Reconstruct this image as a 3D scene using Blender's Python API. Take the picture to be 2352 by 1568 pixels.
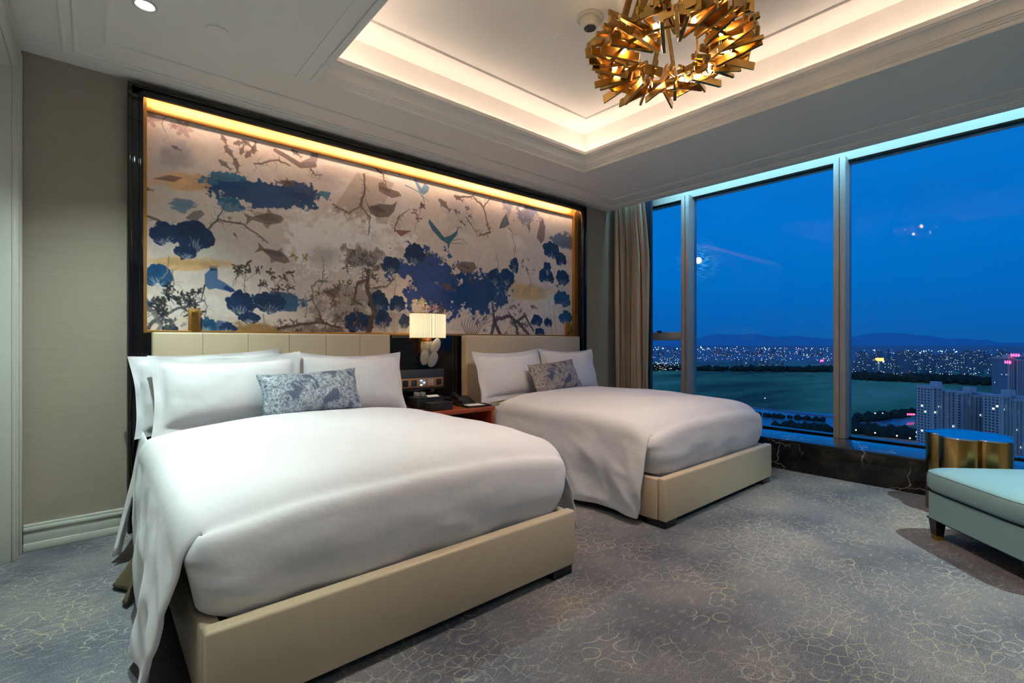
import bpy, bmesh, math, random
import numpy as np
from mathutils import Vector, Matrix, noise as mnoise
R = math.radians
C = bpy.context.scene
for o in list(bpy.data.objects): bpy.data.objects.remove(o)

# ------------------------------------------------------------------ camera
EYE = 1.2
FPX = 1118.0
YAW = math.atan2(1294, 1118)
cam_d = bpy.data.cameras.new('camera'); cam = bpy.data.objects.new('camera', cam_d)
C.collection.objects.link(cam); C.camera = cam
cam_d.sensor_width = 36; cam_d.lens = FPX/2352*36; cam_d.clip_start = .05; cam_d.clip_end = 60000
cam.location = (0, 0, EYE); cam.rotation_euler = (R(90), 0, YAW-R(90))
cy_, sy_ = math.cos(YAW), math.sin(YAW)
def ray(u, v):
    a = u-1176; b = 784-v
    return Vector((cy_*FPX + sy_*a, sy_*FPX - cy_*a, b))
def on_y(u, v, Y):
    d = ray(u, v); t = Y/d.y; return Vector((d.x*t, Y, EYE+d.z*t))
def on_z(u, v, z):
    d = ray(u, v); t = (z-EYE)/d.z; return Vector((d.x*t, d.y*t, z))

# ------------------------------------------------------------------ exposure
vs = C.view_settings
vs.view_transform = 'Standard'; vs.look = 'None'; vs.gamma = 1; vs.exposure = 0.35; vs.use_curve_mapping = False

# ------------------------------------------------------------------ world: dusk sky with thin cloud and the moon
W = bpy.data.worlds.new('dusk'); C.world = W; W.use_nodes = True
nt = W.node_tree; nt.nodes.clear()
def nd(nt, t, **k):
    n = nt.nodes.new(t)
    for a, b in k.items():
        if a.startswith('i_'):
            key = a[2:]
            key = int(key) if key.isdigit() else key.replace('_', ' ')
            n.inputs[key].default_value = b
        else: setattr(n, a, b)
    return n
def lk(nt, a, b): nt.links.new(a, b)
def ramp(nt, fac, stops, interp='LINEAR'):
    n = nt.nodes.new('ShaderNodeValToRGB'); n.color_ramp.interpolation = interp
    el = n.color_ramp.elements
    while len(el) > 1: el.remove(el[-1])
    el[0].position = stops[0][0]; el[0].color = (*stops[0][1], 1)
    for p, c in stops[1:]:
        e = el.new(p); e.color = (*c, 1)
    lk(nt, fac, n.inputs[0]); return n.outputs[0]
def mixc(nt, f, a, b, blend='MIX'):
    n = nt.nodes.new('ShaderNodeMix'); n.data_type = 'RGBA'; n.blend_type = blend
    for s, v in ((n.inputs[0], f), (n.inputs[6], a), (n.inputs[7], b)):
        if hasattr(v, 'is_linked'): lk(nt, v, s)
        elif isinstance(v, (int, float)): s.default_value = v
        else: s.default_value = (*v, 1)
    return n.outputs[2]
def mth(nt, op, a, b=None, c=None):
    n = nt.nodes.new('ShaderNodeMath'); n.operation = op
    for i, v in enumerate((a, b, c)):
        if v is None: continue
        if hasattr(v, 'is_linked'): lk(nt, v, n.inputs[i])
        else: n.inputs[i].default_value = v
    return n.outputs[0]
def srgb(r, g, b):
    f = lambda c: (c/255/12.92 if c <= 10 else ((c/255+.055)/1.055)**2.4)
    return (f(r), f(g), f(b))
geo = nd(nt, 'ShaderNodeTexCoord')
sep = nd(nt, 'ShaderNodeSeparateXYZ'); lk(nt, geo.outputs['Generated'], sep.inputs[0])
base = ramp(nt, sep.outputs['Z'], [(0.0, srgb(10, 74, 132)), (0.03, srgb(5, 78, 148)), (0.10, srgb(0, 88, 160)),
                                   (0.22, srgb(0, 94, 172)), (0.42, srgb(0, 100, 180)), (1.0, srgb(10, 96, 170))])
mp = nd(nt, 'ShaderNodeMapping'); mp.inputs['Scale'].default_value = (1.3, 1.3, 7); mp.inputs['Rotation'].default_value = (.12, .1, .5)
lk(nt, geo.outputs['Generated'], mp.inputs[0])
ns = nd(nt, 'ShaderNodeTexNoise', i_Scale=1.7, i_Detail=5.0, i_Roughness=.5); lk(nt, mp.outputs[0], ns.inputs['Vector'])
cl = ramp(nt, ns.outputs[0], [(.38, (0, 0, 0)), (.68, (1, 1, 1))])
clouded = mixc(nt, mth(nt, 'MULTIPLY', cl, .4), base, srgb(6, 82, 150))
# moon behind a broken cloud
md = ray(1604, 598).normalized()
dt = nd(nt, 'ShaderNodeVectorMath', operation='DOT_PRODUCT'); lk(nt, geo.outputs['Generated'], dt.inputs[0]); dt.inputs[1].default_value = md
nsm = nd(nt, 'ShaderNodeTexNoise', i_Scale=70.0, i_Detail=3.0); lk(nt, mp.outputs[0], nsm.inputs['Vector'])
brk = ramp(nt, nsm.outputs[0], [(.46, (0, 0, 0)), (.66, (1, 1, 1))])
off = mth(nt, 'MULTIPLY', mth(nt, 'SUBTRACT', 1.0, dt.outputs['Value']), 1000.0)
halo = ramp(nt, off, [(0.0, (1, 1, 1)), (.25, (.35, .35, .35)), (.95, (0, 0, 0))])
disc = ramp(nt, off, [(.012, (1, 1, 1)), (.02, (0, 0, 0))])
m1 = mixc(nt, mth(nt, 'MULTIPLY', halo, mth(nt, 'MULTIPLY', brk, .4)), clouded, srgb(110, 190, 215))
m2 = mixc(nt, disc, m1, (1.6, 1.7, 1.3))
# afterglow of the sunset in the west, on the far side of the building
west = ramp(nt, sep.outputs['X'], [(0.0, (1, 1, 1)), (.02, (0, 0, 0))])
wx = mth(nt, 'MULTIPLY_ADD', sep.outputs['X'], -1.0, -.05)
wx = mth(nt, 'MAXIMUM', wx, 0.0)
m2 = mixc(nt, 1.0, m2, mixc(nt, mth(nt, 'MINIMUM', wx, 1.0), (0, 0, 0), (.30, .27, .25)), 'ADD')
bg = nd(nt, 'ShaderNodeBackground'); lk(nt, m2, bg.inputs[0]); bg.inputs[1].default_value = 1.25
wo = nd(nt, 'ShaderNodeOutputWorld'); lk(nt, bg.outputs[0], wo.inputs[0])

# ------------------------------------------------------------------ light levels (used by the lamp builders below)
E_DOWN = 135.0        # watts of one downlight
E_COVE = 10.5         # emission of the ceiling cove strip
E_NICHE = 42.0       # emission of the strip over the mural
E_BULB = 260.0
E_SHADE = 4.0
E_POCKET = 20.0

# ------------------------------------------------------------------ helpers
def link(o): C.collection.objects.link(o); return o
def tag(o, label=None, cat=None, group=None, kind=None):
    if label: o['label'] = label
    if cat: o['category'] = cat
    if group: o['group'] = group
    if kind: o['kind'] = kind
    return o
def empty(name, loc=(0, 0, 0), rz=0, **k):
    o = link(bpy.data.objects.new(name, None)); o.location = loc; o.rotation_euler = (0, 0, rz); o.empty_display_size = .1
    return tag(o, **k)
def wloc(o):
    v = Vector((0, 0, 0))
    while o: v += o.location; o = o.parent
    return v
class MB:
    """collects shapes; build() links them as one mesh object"""
    def __init__(s): s.bm = bmesh.new()
    def _xf(s, vs, M):
        if M is not None: bmesh.ops.transform(s.bm, matrix=M, verts=vs)
    def box(s, a, b, bev=0, seg=2, M=None):
        a = Vector(a); b = Vector(b)
        r = bmesh.ops.create_cube(s.bm, size=1)['verts']
        d = b-a; c = (a+b)/2
        for v in r: v.co = Vector((v.co.x*d.x, v.co.y*d.y, v.co.z*d.z))+c
        if bev:
            es = list({e for v in r for e in v.link_edges})
            q = bmesh.ops.bevel(s.bm, geom=es, offset=bev, segments=seg, profile=.5, affect='EDGES', clamp_overlap=True)
            vs = list({v for f in q['faces'] for v in f.verts} | {v for v in r if v.is_valid})
        else: vs = r
        s._xf(vs, M); return s
    def cyl(s, c, r, h, n=32, axis='z', r2=None, bev=0, M=None):
        vs = bmesh.ops.create_cone(s.bm, cap_ends=True, segments=n, radius1=r, radius2=r if r2 is None else r2, depth=h)['verts']
        if bev:
            es = [e for e in {e for v in vs for e in v.link_edges} if abs(e.verts[0].co.z-e.verts[1].co.z) < 1e-6]
            q = bmesh.ops.bevel(s.bm, geom=es, offset=bev, segments=2, profile=.5, affect='EDGES')
            vs = list({v for f in q['faces'] for v in f.verts} | {v for v in vs if v.is_valid})
        A = {'z': Matrix(), 'x': Matrix.Rotation(R(90), 4, 'Y'), 'y': Matrix.Rotation(R(90), 4, 'X')}[axis]
        bmesh.ops.transform(s.bm, matrix=Matrix.Translation(c) @ A, verts=vs)
        s._xf(vs, M); return s
    def sph(s, c, r, sc=(1, 1, 1), sub=2, M=None):
        vs = bmesh.ops.create_icosphere(s.bm, subdivisions=sub, radius=r)['verts']
        for v in vs: v.co = Vector((v.co.x*sc[0], v.co.y*sc[1], v.co.z*sc[2]))+Vector(c)
        s._xf(vs, M); return s
    def tube(s, pts, r, n=8, closed=False):
        pts = [Vector(p) for p in pts]; rings = []; N = len(pts)
        for i, p in enumerate(pts):
            if closed: t = (pts[(i+1) % N]-pts[i-1]).normalized()
            else: t = (pts[min(i+1, N-1)]-pts[max(i-1, 0)]).normalized()
            u = t.cross(Vector((0, 0, 1))); u = u.normalized() if u.length > 1e-4 else Vector((1, 0, 0)); w = t.cross(u)
            rr = r[i] if hasattr(r, '__len__') else r
            rings.append([s.bm.verts.new(p+u*rr*math.cos(2*math.pi*k/n)+w*rr*math.sin(2*math.pi*k/n)) for k in range(n)])
        for i in range(N if closed else N-1):
            a, b = rings[i], rings[(i+1) % N]
            for k in range(n): s.bm.faces.new((a[k], a[(k+1) % n], b[(k+1) % n], b[k]))
        if not closed: s.bm.faces.new(rings[0][::-1]); s.bm.faces.new(rings[-1])
        return s
    def prism(s, poly, z0, z1, M=None, bev=0):
        a = [s.bm.verts.new((x, y, z0)) for x, y in poly]; b = [s.bm.verts.new((x, y, z1)) for x, y in poly]
        fs = [s.bm.faces.new(a[::-1]), s.bm.faces.new(b)]
        for i in range(len(a)):
            j = (i+1) % len(a); s.bm.faces.new((a[i], a[j], b[j], b[i]))
        vs = a+b
        if bev:
            es = list({e for f in fs for e in f.edges})
            q = bmesh.ops.bevel(s.bm, geom=es, offset=bev, segments=3, profile=.5, affect='EDGES')
            vs = list({v for f in q['faces'] for v in f.verts} | {v for v in vs if v.is_valid})
        s._xf(vs, M); return s
    def lathe(s, prof, c=(0, 0, 0), n=48, M=None):
        c = Vector(c); rings = []
        for r, z in prof:
            rings.append([s.bm.verts.new(c+Vector((r*math.cos(2*math.pi*k/n), r*math.sin(2*math.pi*k/n), z))) for k in range(n)])
        for a, b in zip(rings, rings[1:]):
            for k in range(n): s.bm.faces.new((a[k], a[(k+1) % n], b[(k+1) % n], b[k]))
        s.bm.faces.new(rings[0][::-1]); s.bm.faces.new(rings[-1])
        if M is not None: s._xf([v for r in rings for v in r], M)
        return s
    def grid(s, f, nu, nv, closed=False):
        g = [[s.bm.verts.new(f(i/(nu-1), j/(nv-1))) for j in range(nv)] for i in range(nu)]
        for i in range(nu-1):
            for j in range(nv-1): s.bm.faces.new((g[i][j], g[i+1][j], g[i+1][j+1], g[i][j+1]))
        return g
    def sweep_rect(s, x0, x1, y0, y1, prof):
        """profile [(inset, z)] swept round a rectangle, mitred; closed outline of the profile"""
        rings = []
        for d, z in prof:
            rings.append([s.bm.verts.new(p) for p in ((x0+d, y0+d, z), (x1-d, y0+d, z), (x1-d, y1-d, z), (x0+d, y1-d, z))])
        n = len(prof)
        for i in range(n):
            a, b = rings[i], rings[(i+1) % n]
            for k in range(4): s.bm.faces.new((a[k], a[(k+1) % 4], b[(k+1) % 4], b[k]))
        return s
    def build(s, name, m, parent=None, smooth=True, world=True, solid=0, sub=0, ang=40):
        bmesh.ops.recalc_face_normals(s.bm, faces=s.bm.faces)
        me = bpy.data.meshes.new(name); s.bm.to_mesh(me); s.bm.free()
        return finish(name, me, m, parent, smooth, world, solid, sub, ang)
def finish(name, me, m, parent=None, smooth=True, world=True, solid=0, sub=0, ang=40):
    o = link(bpy.data.objects.new(name, me)); me.materials.append(m)
    if parent:
        o.parent = parent
        if world: me.transform(Matrix.Translation(-wloc(parent)))
    if smooth:
        me.shade_smooth()
        try: me.set_sharp_from_angle(angle=R(ang))
        except Exception: pass
    if solid:
        md = o.modifiers.new('thickness', 'SOLIDIFY'); md.thickness = solid; md.offset = -1
    if sub:
        md = o.modifiers.new('smooth', 'SUBSURF'); md.levels = sub; md.render_levels = sub
    return o
def copy_tree(o, parent=None):
    c = o.copy(); C.collection.objects.link(c); c.parent = parent
    for ch in list(o.children): copy_tree(ch, c)
    return c
def struct(o): o['kind'] = 'structure'; return o

# ------------------------------------------------------------------ materials
def pmat(name, col, rough=.5, metal=0, spec=.5, bump=None, **k):
    m = bpy.data.materials.new(name); m.use_nodes = True; nt = m.node_tree
    p = nt.nodes['Principled BSDF']
    p.inputs['Base Color'].default_value = (*col, 1); p.inputs['Roughness'].default_value = rough
    p.inputs['Metallic'].default_value = metal; p.inputs['Specular IOR Level'].default_value = spec
    for a, b in k.items(): p.inputs[a.replace('_', ' ')].default_value = b
    if bump:
        sc, st, dist = bump
        tc = nd(nt, 'ShaderNodeTexCoord'); n = nd(nt, 'ShaderNodeTexNoise', i_Scale=sc, i_Detail=4.0); lk(nt, tc.outputs['Object'], n.inputs['Vector'])
        b = nd(nt, 'ShaderNodeBump', i_Strength=st, i_Distance=dist); lk(nt, n.outputs[0], b.inputs['Height']); lk(nt, b.outputs[0], p.inputs['Normal'])
    return m
def emat(name, col, strength):
    m = bpy.data.materials.new(name); m.use_nodes = True; nt = m.node_tree; nt.nodes.clear()
    e = nd(nt, 'ShaderNodeEmission', i_Strength=strength); e.inputs[0].default_value = (*col, 1)
    o = nd(nt, 'ShaderNodeOutputMaterial'); lk(nt, e.outputs[0], o.inputs[0]); return m
M = {}
M['ceiling'] = pmat('ceiling_paint', srgb(238, 237, 234), .7, spec=.2)
M['white_trim'] = pmat('white_trim_paint', srgb(205, 205, 196), .45)
M['black_gloss'] = pmat('black_lacquer', (.006, .006, .008), .06, spec=.6)
M['brown_gloss'] = pmat('dark_brown_lacquer', (.012, .007, .006), .12, spec=.5)
M['black_matte'] = pmat('black_matte', (.006, .006, .007), .6)
M['cream_leather'] = pmat('cream_leather', srgb(204, 187, 160), .42, bump=(260, .12, .002))
M['linen'] = pmat('white_linen', srgb(222, 222, 227), .8, spec=.2, Sheen_Weight=.1)
M['brown_cloth'] = pmat('brown_cloth', srgb(96, 84, 62), .9)
M['curtain'] = pmat('curtain_cloth', srgb(190, 176, 158), .85, bump=(400, .2, .002))
M['lining'] = pmat('curtain_lining', srgb(60, 74, 104), .8)
M['alu'] = pmat('anodised_aluminium', srgb(178, 172, 172), .4, metal=.2)
M['teal_leather'] = pmat('teal_leather', srgb(124, 157, 163), .42, bump=(180, .15, .003))
M['dark_wood'] = pmat('dark_wood', (.02, .014, .012), .3)
M['console'] = pmat('console_grey', srgb(48, 54, 62), .45)
M['copper'] = pmat('copper_plate', srgb(196, 148, 108), .35, metal=.7)
M['black_plastic'] = pmat('black_plastic', (.012, .012, .013), .35)
M['black_leather'] = pmat('black_leather_box', (.014, .014, .016), .42, bump=(300, .2, .002))
M['white_paper'] = pmat('white_paper', srgb(225, 225, 228), .7)
M['white_plastic'] = pmat('white_plastic', srgb(205, 200, 192), .4)
M['gold_tip'] = pmat('gold_ferrule', srgb(205, 165, 90), .25, metal=1)
# brass (slightly mottled)
def brass(name, c1, c2, rough, scale=3, aniso=0):
    m = pmat(name, c1, rough, metal=1); nt = m.node_tree; p = nt.nodes['Principled BSDF']
    tc = nd(nt, 'ShaderNodeTexCoord'); n = nd(nt, 'ShaderNodeTexNoise', i_Scale=float(scale), i_Detail=5.0); lk(nt, tc.outputs['Object'], n.inputs['Vector'])
    lk(nt, ramp(nt, n.outputs[0], [(.35, c1), (.7, c2)]), p.inputs['Base Color'])
    r = mth(nt, 'MULTIPLY_ADD', n.outputs[0], .18, rough-.09); lk(nt, r, p.inputs['Roughness'])
    return m
M['brass'] = brass('brushed_brass', srgb(186, 150, 88), srgb(160, 124, 66), .28)
M['gold_trim'] = brass('satin_gold_trim', srgb(200, 150, 88), srgb(184, 134, 72), .5)
M['table_gold'] = brass('brushed_gold_metal', srgb(190, 158, 98), srgb(176, 142, 84), .22)
M['mirror_top'] = pmat('blue_mirror_top', srgb(205, 215, 225), .04, metal=1)
# wallpaper (fine horizontal grass-cloth weave)
def wallpaper():
    m = pmat('grasscloth_wallpaper', srgb(176, 164, 146), .75, spec=.2); nt = m.node_tree; p = nt.nodes['Principled BSDF']
    tc = nd(nt, 'ShaderNodeTexCoord'); mp = nd(nt, 'ShaderNodeMapping'); mp.inputs['Scale'].default_value = (6, 6, 260); lk(nt, tc.outputs['Object'], mp.inputs[0])
    n = nd(nt, 'ShaderNodeTexNoise', i_Scale=1.0, i_Detail=3.0); lk(nt, mp.outputs[0], n.inputs['Vector'])
    lk(nt, ramp(nt, n.outputs[0], [(.3, srgb(161, 149, 137)), (.7, srgb(167, 156, 144))]), p.inputs['Base Color'])
    b = nd(nt, 'ShaderNodeBump', i_Strength=.15, i_Distance=.002); lk(nt, n.outputs[0], b.inputs['Height']); lk(nt, b.outputs[0], p.inputs['Normal'])
    return m
M['wallpaper'] = wallpaper()
def linen_fine(m):
    nt = m.node_tree; p = nt.nodes['Principled BSDF']
    tc = nd(nt, 'ShaderNodeTexCoord'); n = nd(nt, 'ShaderNodeTexNoise', i_Scale=9.0, i_Detail=6.0, i_Roughness=.55); lk(nt, tc.outputs['Object'], n.inputs['Vector'])
    b = nd(nt, 'ShaderNodeBump', i_Strength=.22, i_Distance=.02); lk(nt, n.outputs[0], b.inputs['Height'])
    lk(nt, b.outputs[0], p.inputs['Normal'])
linen_fine(M['linen'])
def carpet():
    m = pmat('patterned_carpet', (.2, .2, .2), .95, spec=.1); nt = m.node_tree; p = nt.nodes['Principled BSDF']
    tc = nd(nt, 'ShaderNodeTexCoord')
    pos = tc.outputs['Object']
    n0 = nd(nt, 'ShaderNodeTexNoise', i_Scale=5.0, i_Detail=4.0); lk(nt, pos, n0.inputs['Vector'])
    wv = nd(nt, 'ShaderNodeVectorMath', operation='MULTIPLY_ADD'); lk(nt, n0.outputs['Color'], wv.inputs[0]); wv.inputs[1].default_value = (.075, .075, 0); lk(nt, pos, wv.inputs[2])
    veins = None
    for sc, rot, rad, wdt, off_ in ((12.5, .5, 0, .030, 0), (15.5, 1.3, 0, .036, 3.3), (9.0, 2.2, .37, .034, 7.7)):
        mp = nd(nt, 'ShaderNodeMapping'); mp.inputs['Location'].default_value = (off_, off_*.7, 0); mp.inputs['Rotation'].default_value = (0, 0, rot); mp.inputs['Scale'].default_value = (sc, sc*1.35, 1); lk(nt, wv.outputs[0], mp.inputs[0])
        v = nd(nt, 'ShaderNodeTexVoronoi', feature='F1' if rad else 'DISTANCE_TO_EDGE', voronoi_dimensions='2D'); lk(nt, mp.outputs[0], v.inputs['Vector']); v.inputs['Scale'].default_value = 1; v.inputs['Randomness'].default_value = .8
        dd = mth(nt, 'ABSOLUTE', mth(nt, 'SUBTRACT', v.outputs['Distance'], rad))
        l = ramp(nt, dd, [(wdt*.45, (1, 1, 1)), (wdt*1.3, (0, 0, 0))])
        nm = nd(nt, 'ShaderNodeTexNoise', i_Scale=1.9+rot*.3, i_Detail=2.5); 
        ofn = nd(nt, 'ShaderNodeVectorMath', operation='ADD'); lk(nt, pos, ofn.inputs[0]); ofn.inputs[1].default_value = (off_, 0, 0); lk(nt, ofn.outputs[0], nm.inputs['Vector'])
        msk = ramp(nt, nm.outputs[0], [(.525, (0, 0, 0)), (.59, (1, 1, 1))])
        q = mth(nt, 'MULTIPLY', l, msk)
        veins = q if veins is None else mth(nt, 'MAXIMUM', veins, q)
    # broken dye
    nb = nd(nt, 'ShaderNodeTexNoise', i_Scale=40.0, i_Detail=3.0); lk(nt, pos, nb.inputs['Vector'])
    brk = ramp(nt, nb.outputs[0], [(.32, (.25, .25, .25)), (.6, (1, 1, 1))])
    veins = mth(nt, 'MULTIPLY', veins, brk)
    mp = nd(nt, 'ShaderNodeMapping'); mp.inputs['Scale'].default_value = (22, 48, 1); mp.inputs['Rotation'].default_value = (0, 0, .35); lk(nt, wv.outputs[0], mp.inputs[0])
    nst = nd(nt, 'ShaderNodeTexNoise', i_Scale=1.0, i_Detail=3.0); lk(nt, mp.outputs[0], nst.inputs['Vector'])
    streak = mth(nt, 'MULTIPLY', ramp(nt, nst.outputs[0], [(.55, (0, 0, 0)), (.68, (1, 1, 1))]), .35)
    veins = mth(nt, 'MAXIMUM', veins, streak)
    nl = nd(nt, 'ShaderNodeTexNoise', i_Scale=2.2, i_Detail=5.0); lk(nt, pos, nl.inputs['Vector'])
    basec = ramp(nt, nl.outputs[0], [(.3, srgb(92, 95, 106)), (.5, srgb(116, 117, 124)), (.7, srgb(136, 132, 132))])
    nf = nd(nt, 'ShaderNodeTexNoise', i_Scale=220.0, i_Detail=2.0); lk(nt, pos, nf.inputs['Vector'])
    basec = mixc(nt, .55, basec, ramp(nt, nf.outputs[0], [(.32, (.1, .1, .1)), (.68, (1.5, 1.5, 1.5))]), 'MULTIPLY')
    nyl = nd(nt, 'ShaderNodeTexNoise', i_Scale=3.0); lk(nt, pos, nyl.inputs['Vector'])
    vc = ramp(nt, nyl.outputs[0], [(.35, srgb(200, 184, 140)), (.65, srgb(196, 190, 176))])
    col = mixc(nt, mth(nt, 'MULTIPLY', veins, .55), basec, vc)
    lk(nt, col, p.inputs['Base Color'])
    b = nd(nt, 'ShaderNodeBump', i_Strength=.5, i_Distance=.004); lk(nt, nf.outputs[0], b.inputs['Height']); lk(nt, b.outputs[0], p.inputs['Normal'])
    return m
M['carpet'] = carpet()
def marble(name='black_marble', coat=0):
    m = pmat(name, (.008, .007, .006), .08, spec=.4, Coat_Weight=coat, Coat_Roughness=.02); nt = m.node_tree; p = nt.nodes['Principled BSDF']
    tc = nd(nt, 'ShaderNodeTexCoord'); pos = tc.outputs['Object']
    n0 = nd(nt, 'ShaderNodeTexNoise', i_Scale=4.0, i_Detail=6.0); lk(nt, pos, n0.inputs['Vector'])
    wv = nd(nt, 'ShaderNodeVectorMath', operation='MULTIPLY_ADD'); lk(nt, n0.outputs['Color'], wv.inputs[0]); wv.inputs[1].default_value = (.35,)*3; lk(nt, pos, wv.inputs[2])
    v = nd(nt, 'ShaderNodeTexVoronoi', feature='DISTANCE_TO_EDGE'); lk(nt, wv.outputs[0], v.inputs['Vector']); v.inputs['Scale'].default_value = 4.6
    l = ramp(nt, v.outputs['Distance'], [(.004, (1, 1, 1)), (.022, (0, 0, 0))])
    nm = nd(nt, 'ShaderNodeTexNoise', i_Scale=2.6, i_Detail=4.0); lk(nt, pos, nm.inputs['Vector'])
    msk = ramp(nt, nm.outputs[0], [(.46, (0, 0, 0)), (.62, (1, 1, 1))])
    nb = nd(nt, 'ShaderNodeTexNoise', i_Scale=9.0, i_Detail=6.0); lk(nt, pos, nb.inputs['Vector'])
    bc = ramp(nt, nb.outputs[0], [(.4, (.006, .006, .006)), (.7, (.03, .024, .02))])
    lk(nt, mixc(nt, mth(nt, 'MULTIPLY', l, msk), bc, srgb(190, 185, 175)), p.inputs['Base Color'])
    return m
M['marble'] = marble(); M['marble_sill'] = marble('polished_black_marble', 1.0)
def wood():
    m = pmat('red_brown_wood', srgb(120, 54, 28), .3); nt = m.node_tree; p = nt.nodes['Principled BSDF']
    tc = nd(nt, 'ShaderNodeTexCoord'); mp = nd(nt, 'ShaderNodeMapping'); mp.inputs['Scale'].default_value = (3, 40, 40); lk(nt, tc.outputs['Object'], mp.inputs[0])
    n = nd(nt, 'ShaderNodeTexNoise', i_Scale=1.0, i_Detail=5.0); lk(nt, mp.outputs[0], n.inputs['Vector'])
    lk(nt, ramp(nt, n.outputs[0], [(.3, srgb(130, 54, 32)), (.7, srgb(170, 80, 46))]), p.inputs['Base Color'])
    return m
M['wood'] = wood()
def brocade(name, c1, c2, c3):
    m = pmat(name, c1, .5); nt = m.node_tree; p = nt.nodes['Principled BSDF']
    tc = nd(nt, 'ShaderNodeTexCoord'); pos = tc.outputs['Object']
    n = nd(nt, 'ShaderNodeTexNoise', i_Scale=9.0, i_Detail=2.5, i_Distortion=.8); lk(nt, pos, n.inputs['Vector'])
    big = ramp(nt, n.outputs[0], [(.38, (0, 0, 0)), (.43, (1, 1, 1))])
    n2 = nd(nt, 'ShaderNodeTexNoise', i_Scale=52.0, i_Detail=4.0, i_Roughness=.65, i_Distortion=1.2); lk(nt, pos, n2.inputs['Vector'])
    fl = ramp(nt, n2.outputs[0], [(.36, c1), (.47, c2), (.6, c3)])
    lk(nt, mixc(nt, big, c1, fl), p.inputs['Base Color'])
    b = nd(nt, 'ShaderNodeBump', i_Strength=.3, i_Distance=.002); lk(nt, n2.outputs[0], b.inputs['Height']); lk(nt, b.outputs[0], p.inputs['Normal'])
    return m
M['brocade_blue'] = brocade('blue_grey_brocade', srgb(78, 86, 112), srgb(128, 138, 152), srgb(176, 186, 192))
M['brocade_grey'] = brocade('taupe_navy_brocade', srgb(70, 76, 100), srgb(134, 126, 120), srgb(172, 164, 156))
def glass():
    m = bpy.data.materials.new('window_glass'); m.use_nodes = True; nt = m.node_tree; nt.nodes.clear()
    t = nd(nt, 'ShaderNodeBsdfTransparent'); t.inputs[0].default_value = (.93, .97, .98, 1)
    g = nd(nt, 'ShaderNodeBsdfGlossy'); g.inputs['Roughness'].default_value = .0
    f = nd(nt, 'ShaderNodeFresnel', i_IOR=1.13); mx = nd(nt, 'ShaderNodeMixShader')
    lk(nt, f.outputs[0], mx.inputs[0]); lk(nt, t.outputs[0], mx.inputs[1]); lk(nt, g.outputs[0], mx.inputs[2])
    o = nd(nt, 'ShaderNodeOutputMaterial'); lk(nt, mx.outputs[0], o.inputs[0]); return m
M['glass'] = glass()
def disc_glass():
    m = pmat('seeded_glass', (.96, .95, .93), .12); nt = m.node_tree; p = nt.nodes['Principled BSDF']
    p.inputs['Transmission Weight'].default_value = .72; p.inputs['IOR'].default_value = 1.45
    tc = nd(nt, 'ShaderNodeTexCoord'); v = nd(nt, 'ShaderNodeTexVoronoi', feature='DISTANCE_TO_EDGE'); v.inputs['Scale'].default_value = 90; lk(nt, tc.outputs['Object'], v.inputs['Vector'])
    b = nd(nt, 'ShaderNodeBump', i_Strength=.9, i_Distance=.006); lk(nt, v.outputs['Distance'], b.inputs['Height']); lk(nt, b.outputs[0], p.inputs['Normal'])
    return m
M['disc_glass'] = disc_glass()

# ------------------------------------------------------------------ room shell
XL, XR = -.33, 5.0           # left wall, right end of ceiling
XG, XS = 5.5, 4.92           # glass plane, sill front
YB, YN = 3.93, -1.7          # back wall, near wall
H = 2.86                     # soffit
HU = 3.25                    # upper ceiling of the coffer
CX0, CX1, CY0, CY1 = 1.06, 3.65, -.27, 3.15   # coffer opening
b = MB(); b.box((XL-.5, YN-.1, -.12), (XG+.2, YB+.15, 0)); struct(b.build('floor', M['carpet'], smooth=False))
# back wall (behind the niche as well)
b = MB(); b.box((XL-.6, YB+.1, 0), (XG+.2, YB+.25, 3.4))
b.box((XL-.6, YB, 0), (.172, YB+.1, 3.4)); b.box((4.53, YB, 0), (XG+.2, YB+.1, 3.4)); b.box((.172, YB, 2.83), (4.53, YB+.1, 3.4))
struct(b.build('wall_back', M['wallpaper'], smooth=False))
# left wall with a tall opening next to the corner
b = MB(); b.box((XL-.12, 3.80, 0), (XL, YB, 3.4)); b.box((XL-.12, 2.55, 2.70), (XL, 3.80, 3.4)); b.box((XL-.12, YN, 0), (XL, 2.55, 3.4))
struct(b.build('wall_left', M['wallpaper'], smooth=False))
b = MB(); b.box((XL-.5, YN-.12, 0), (XG+.2, YN, 3.4)); struct(b.build('wall_near', M['wallpaper'], smooth=False))
# closet recess behind the opening
d1 = struct(empty('door_1', (XL-.4, 3.1, 0)))
b = MB(); b.box((XL-.46, 2.55, 0), (XL-.42, 3.80, 2.70), .003); b.box((XL-.42, 2.65, .15), (XL-.41, 3.15, 2.5), .004); b.box((XL-.42, 3.2, .15), (XL-.41, 3.7, 2.5), .004)
b.build('door_panel', M['white_trim'], d1)
b = MB()
b.box((XL-.42, 3.78, 0), (XL-.0, 3.805, 2.72), .003); b.box((XL-.42, 2.54, 0), (XL, 2.56, 2.72), .003); b.box((XL-.42, 2.54, 2.69), (XL, 3.805, 2.72), .003)
for i in range(4): b.box((XL-.12-.05*i, 3.772, 0), (XL-.10-.05*i, 3.785, 2.69), .002)
b.build('door_jamb', M['white_trim'], d1)
b = MB()
for (w, t) in ((.0, .018), (.02, .026), (.09, .034)):
    b.box((XL, 3.785+w*.9, 0), (XL+t, 3.905, 2.72+.10-w*.9*0), .004)
b.box((XL, 2.45, 2.70), (XL+.022, 3.905, 2.81), .004); b.box((XL, 2.45, 2.79), (XL+.034, 3.905, 2.815), .004)
b.box((XL, 2.45, 0), (XL+.022, 2.56, 2.81), .004)
b.build('door_casing', M['white_trim'], d1)
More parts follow.
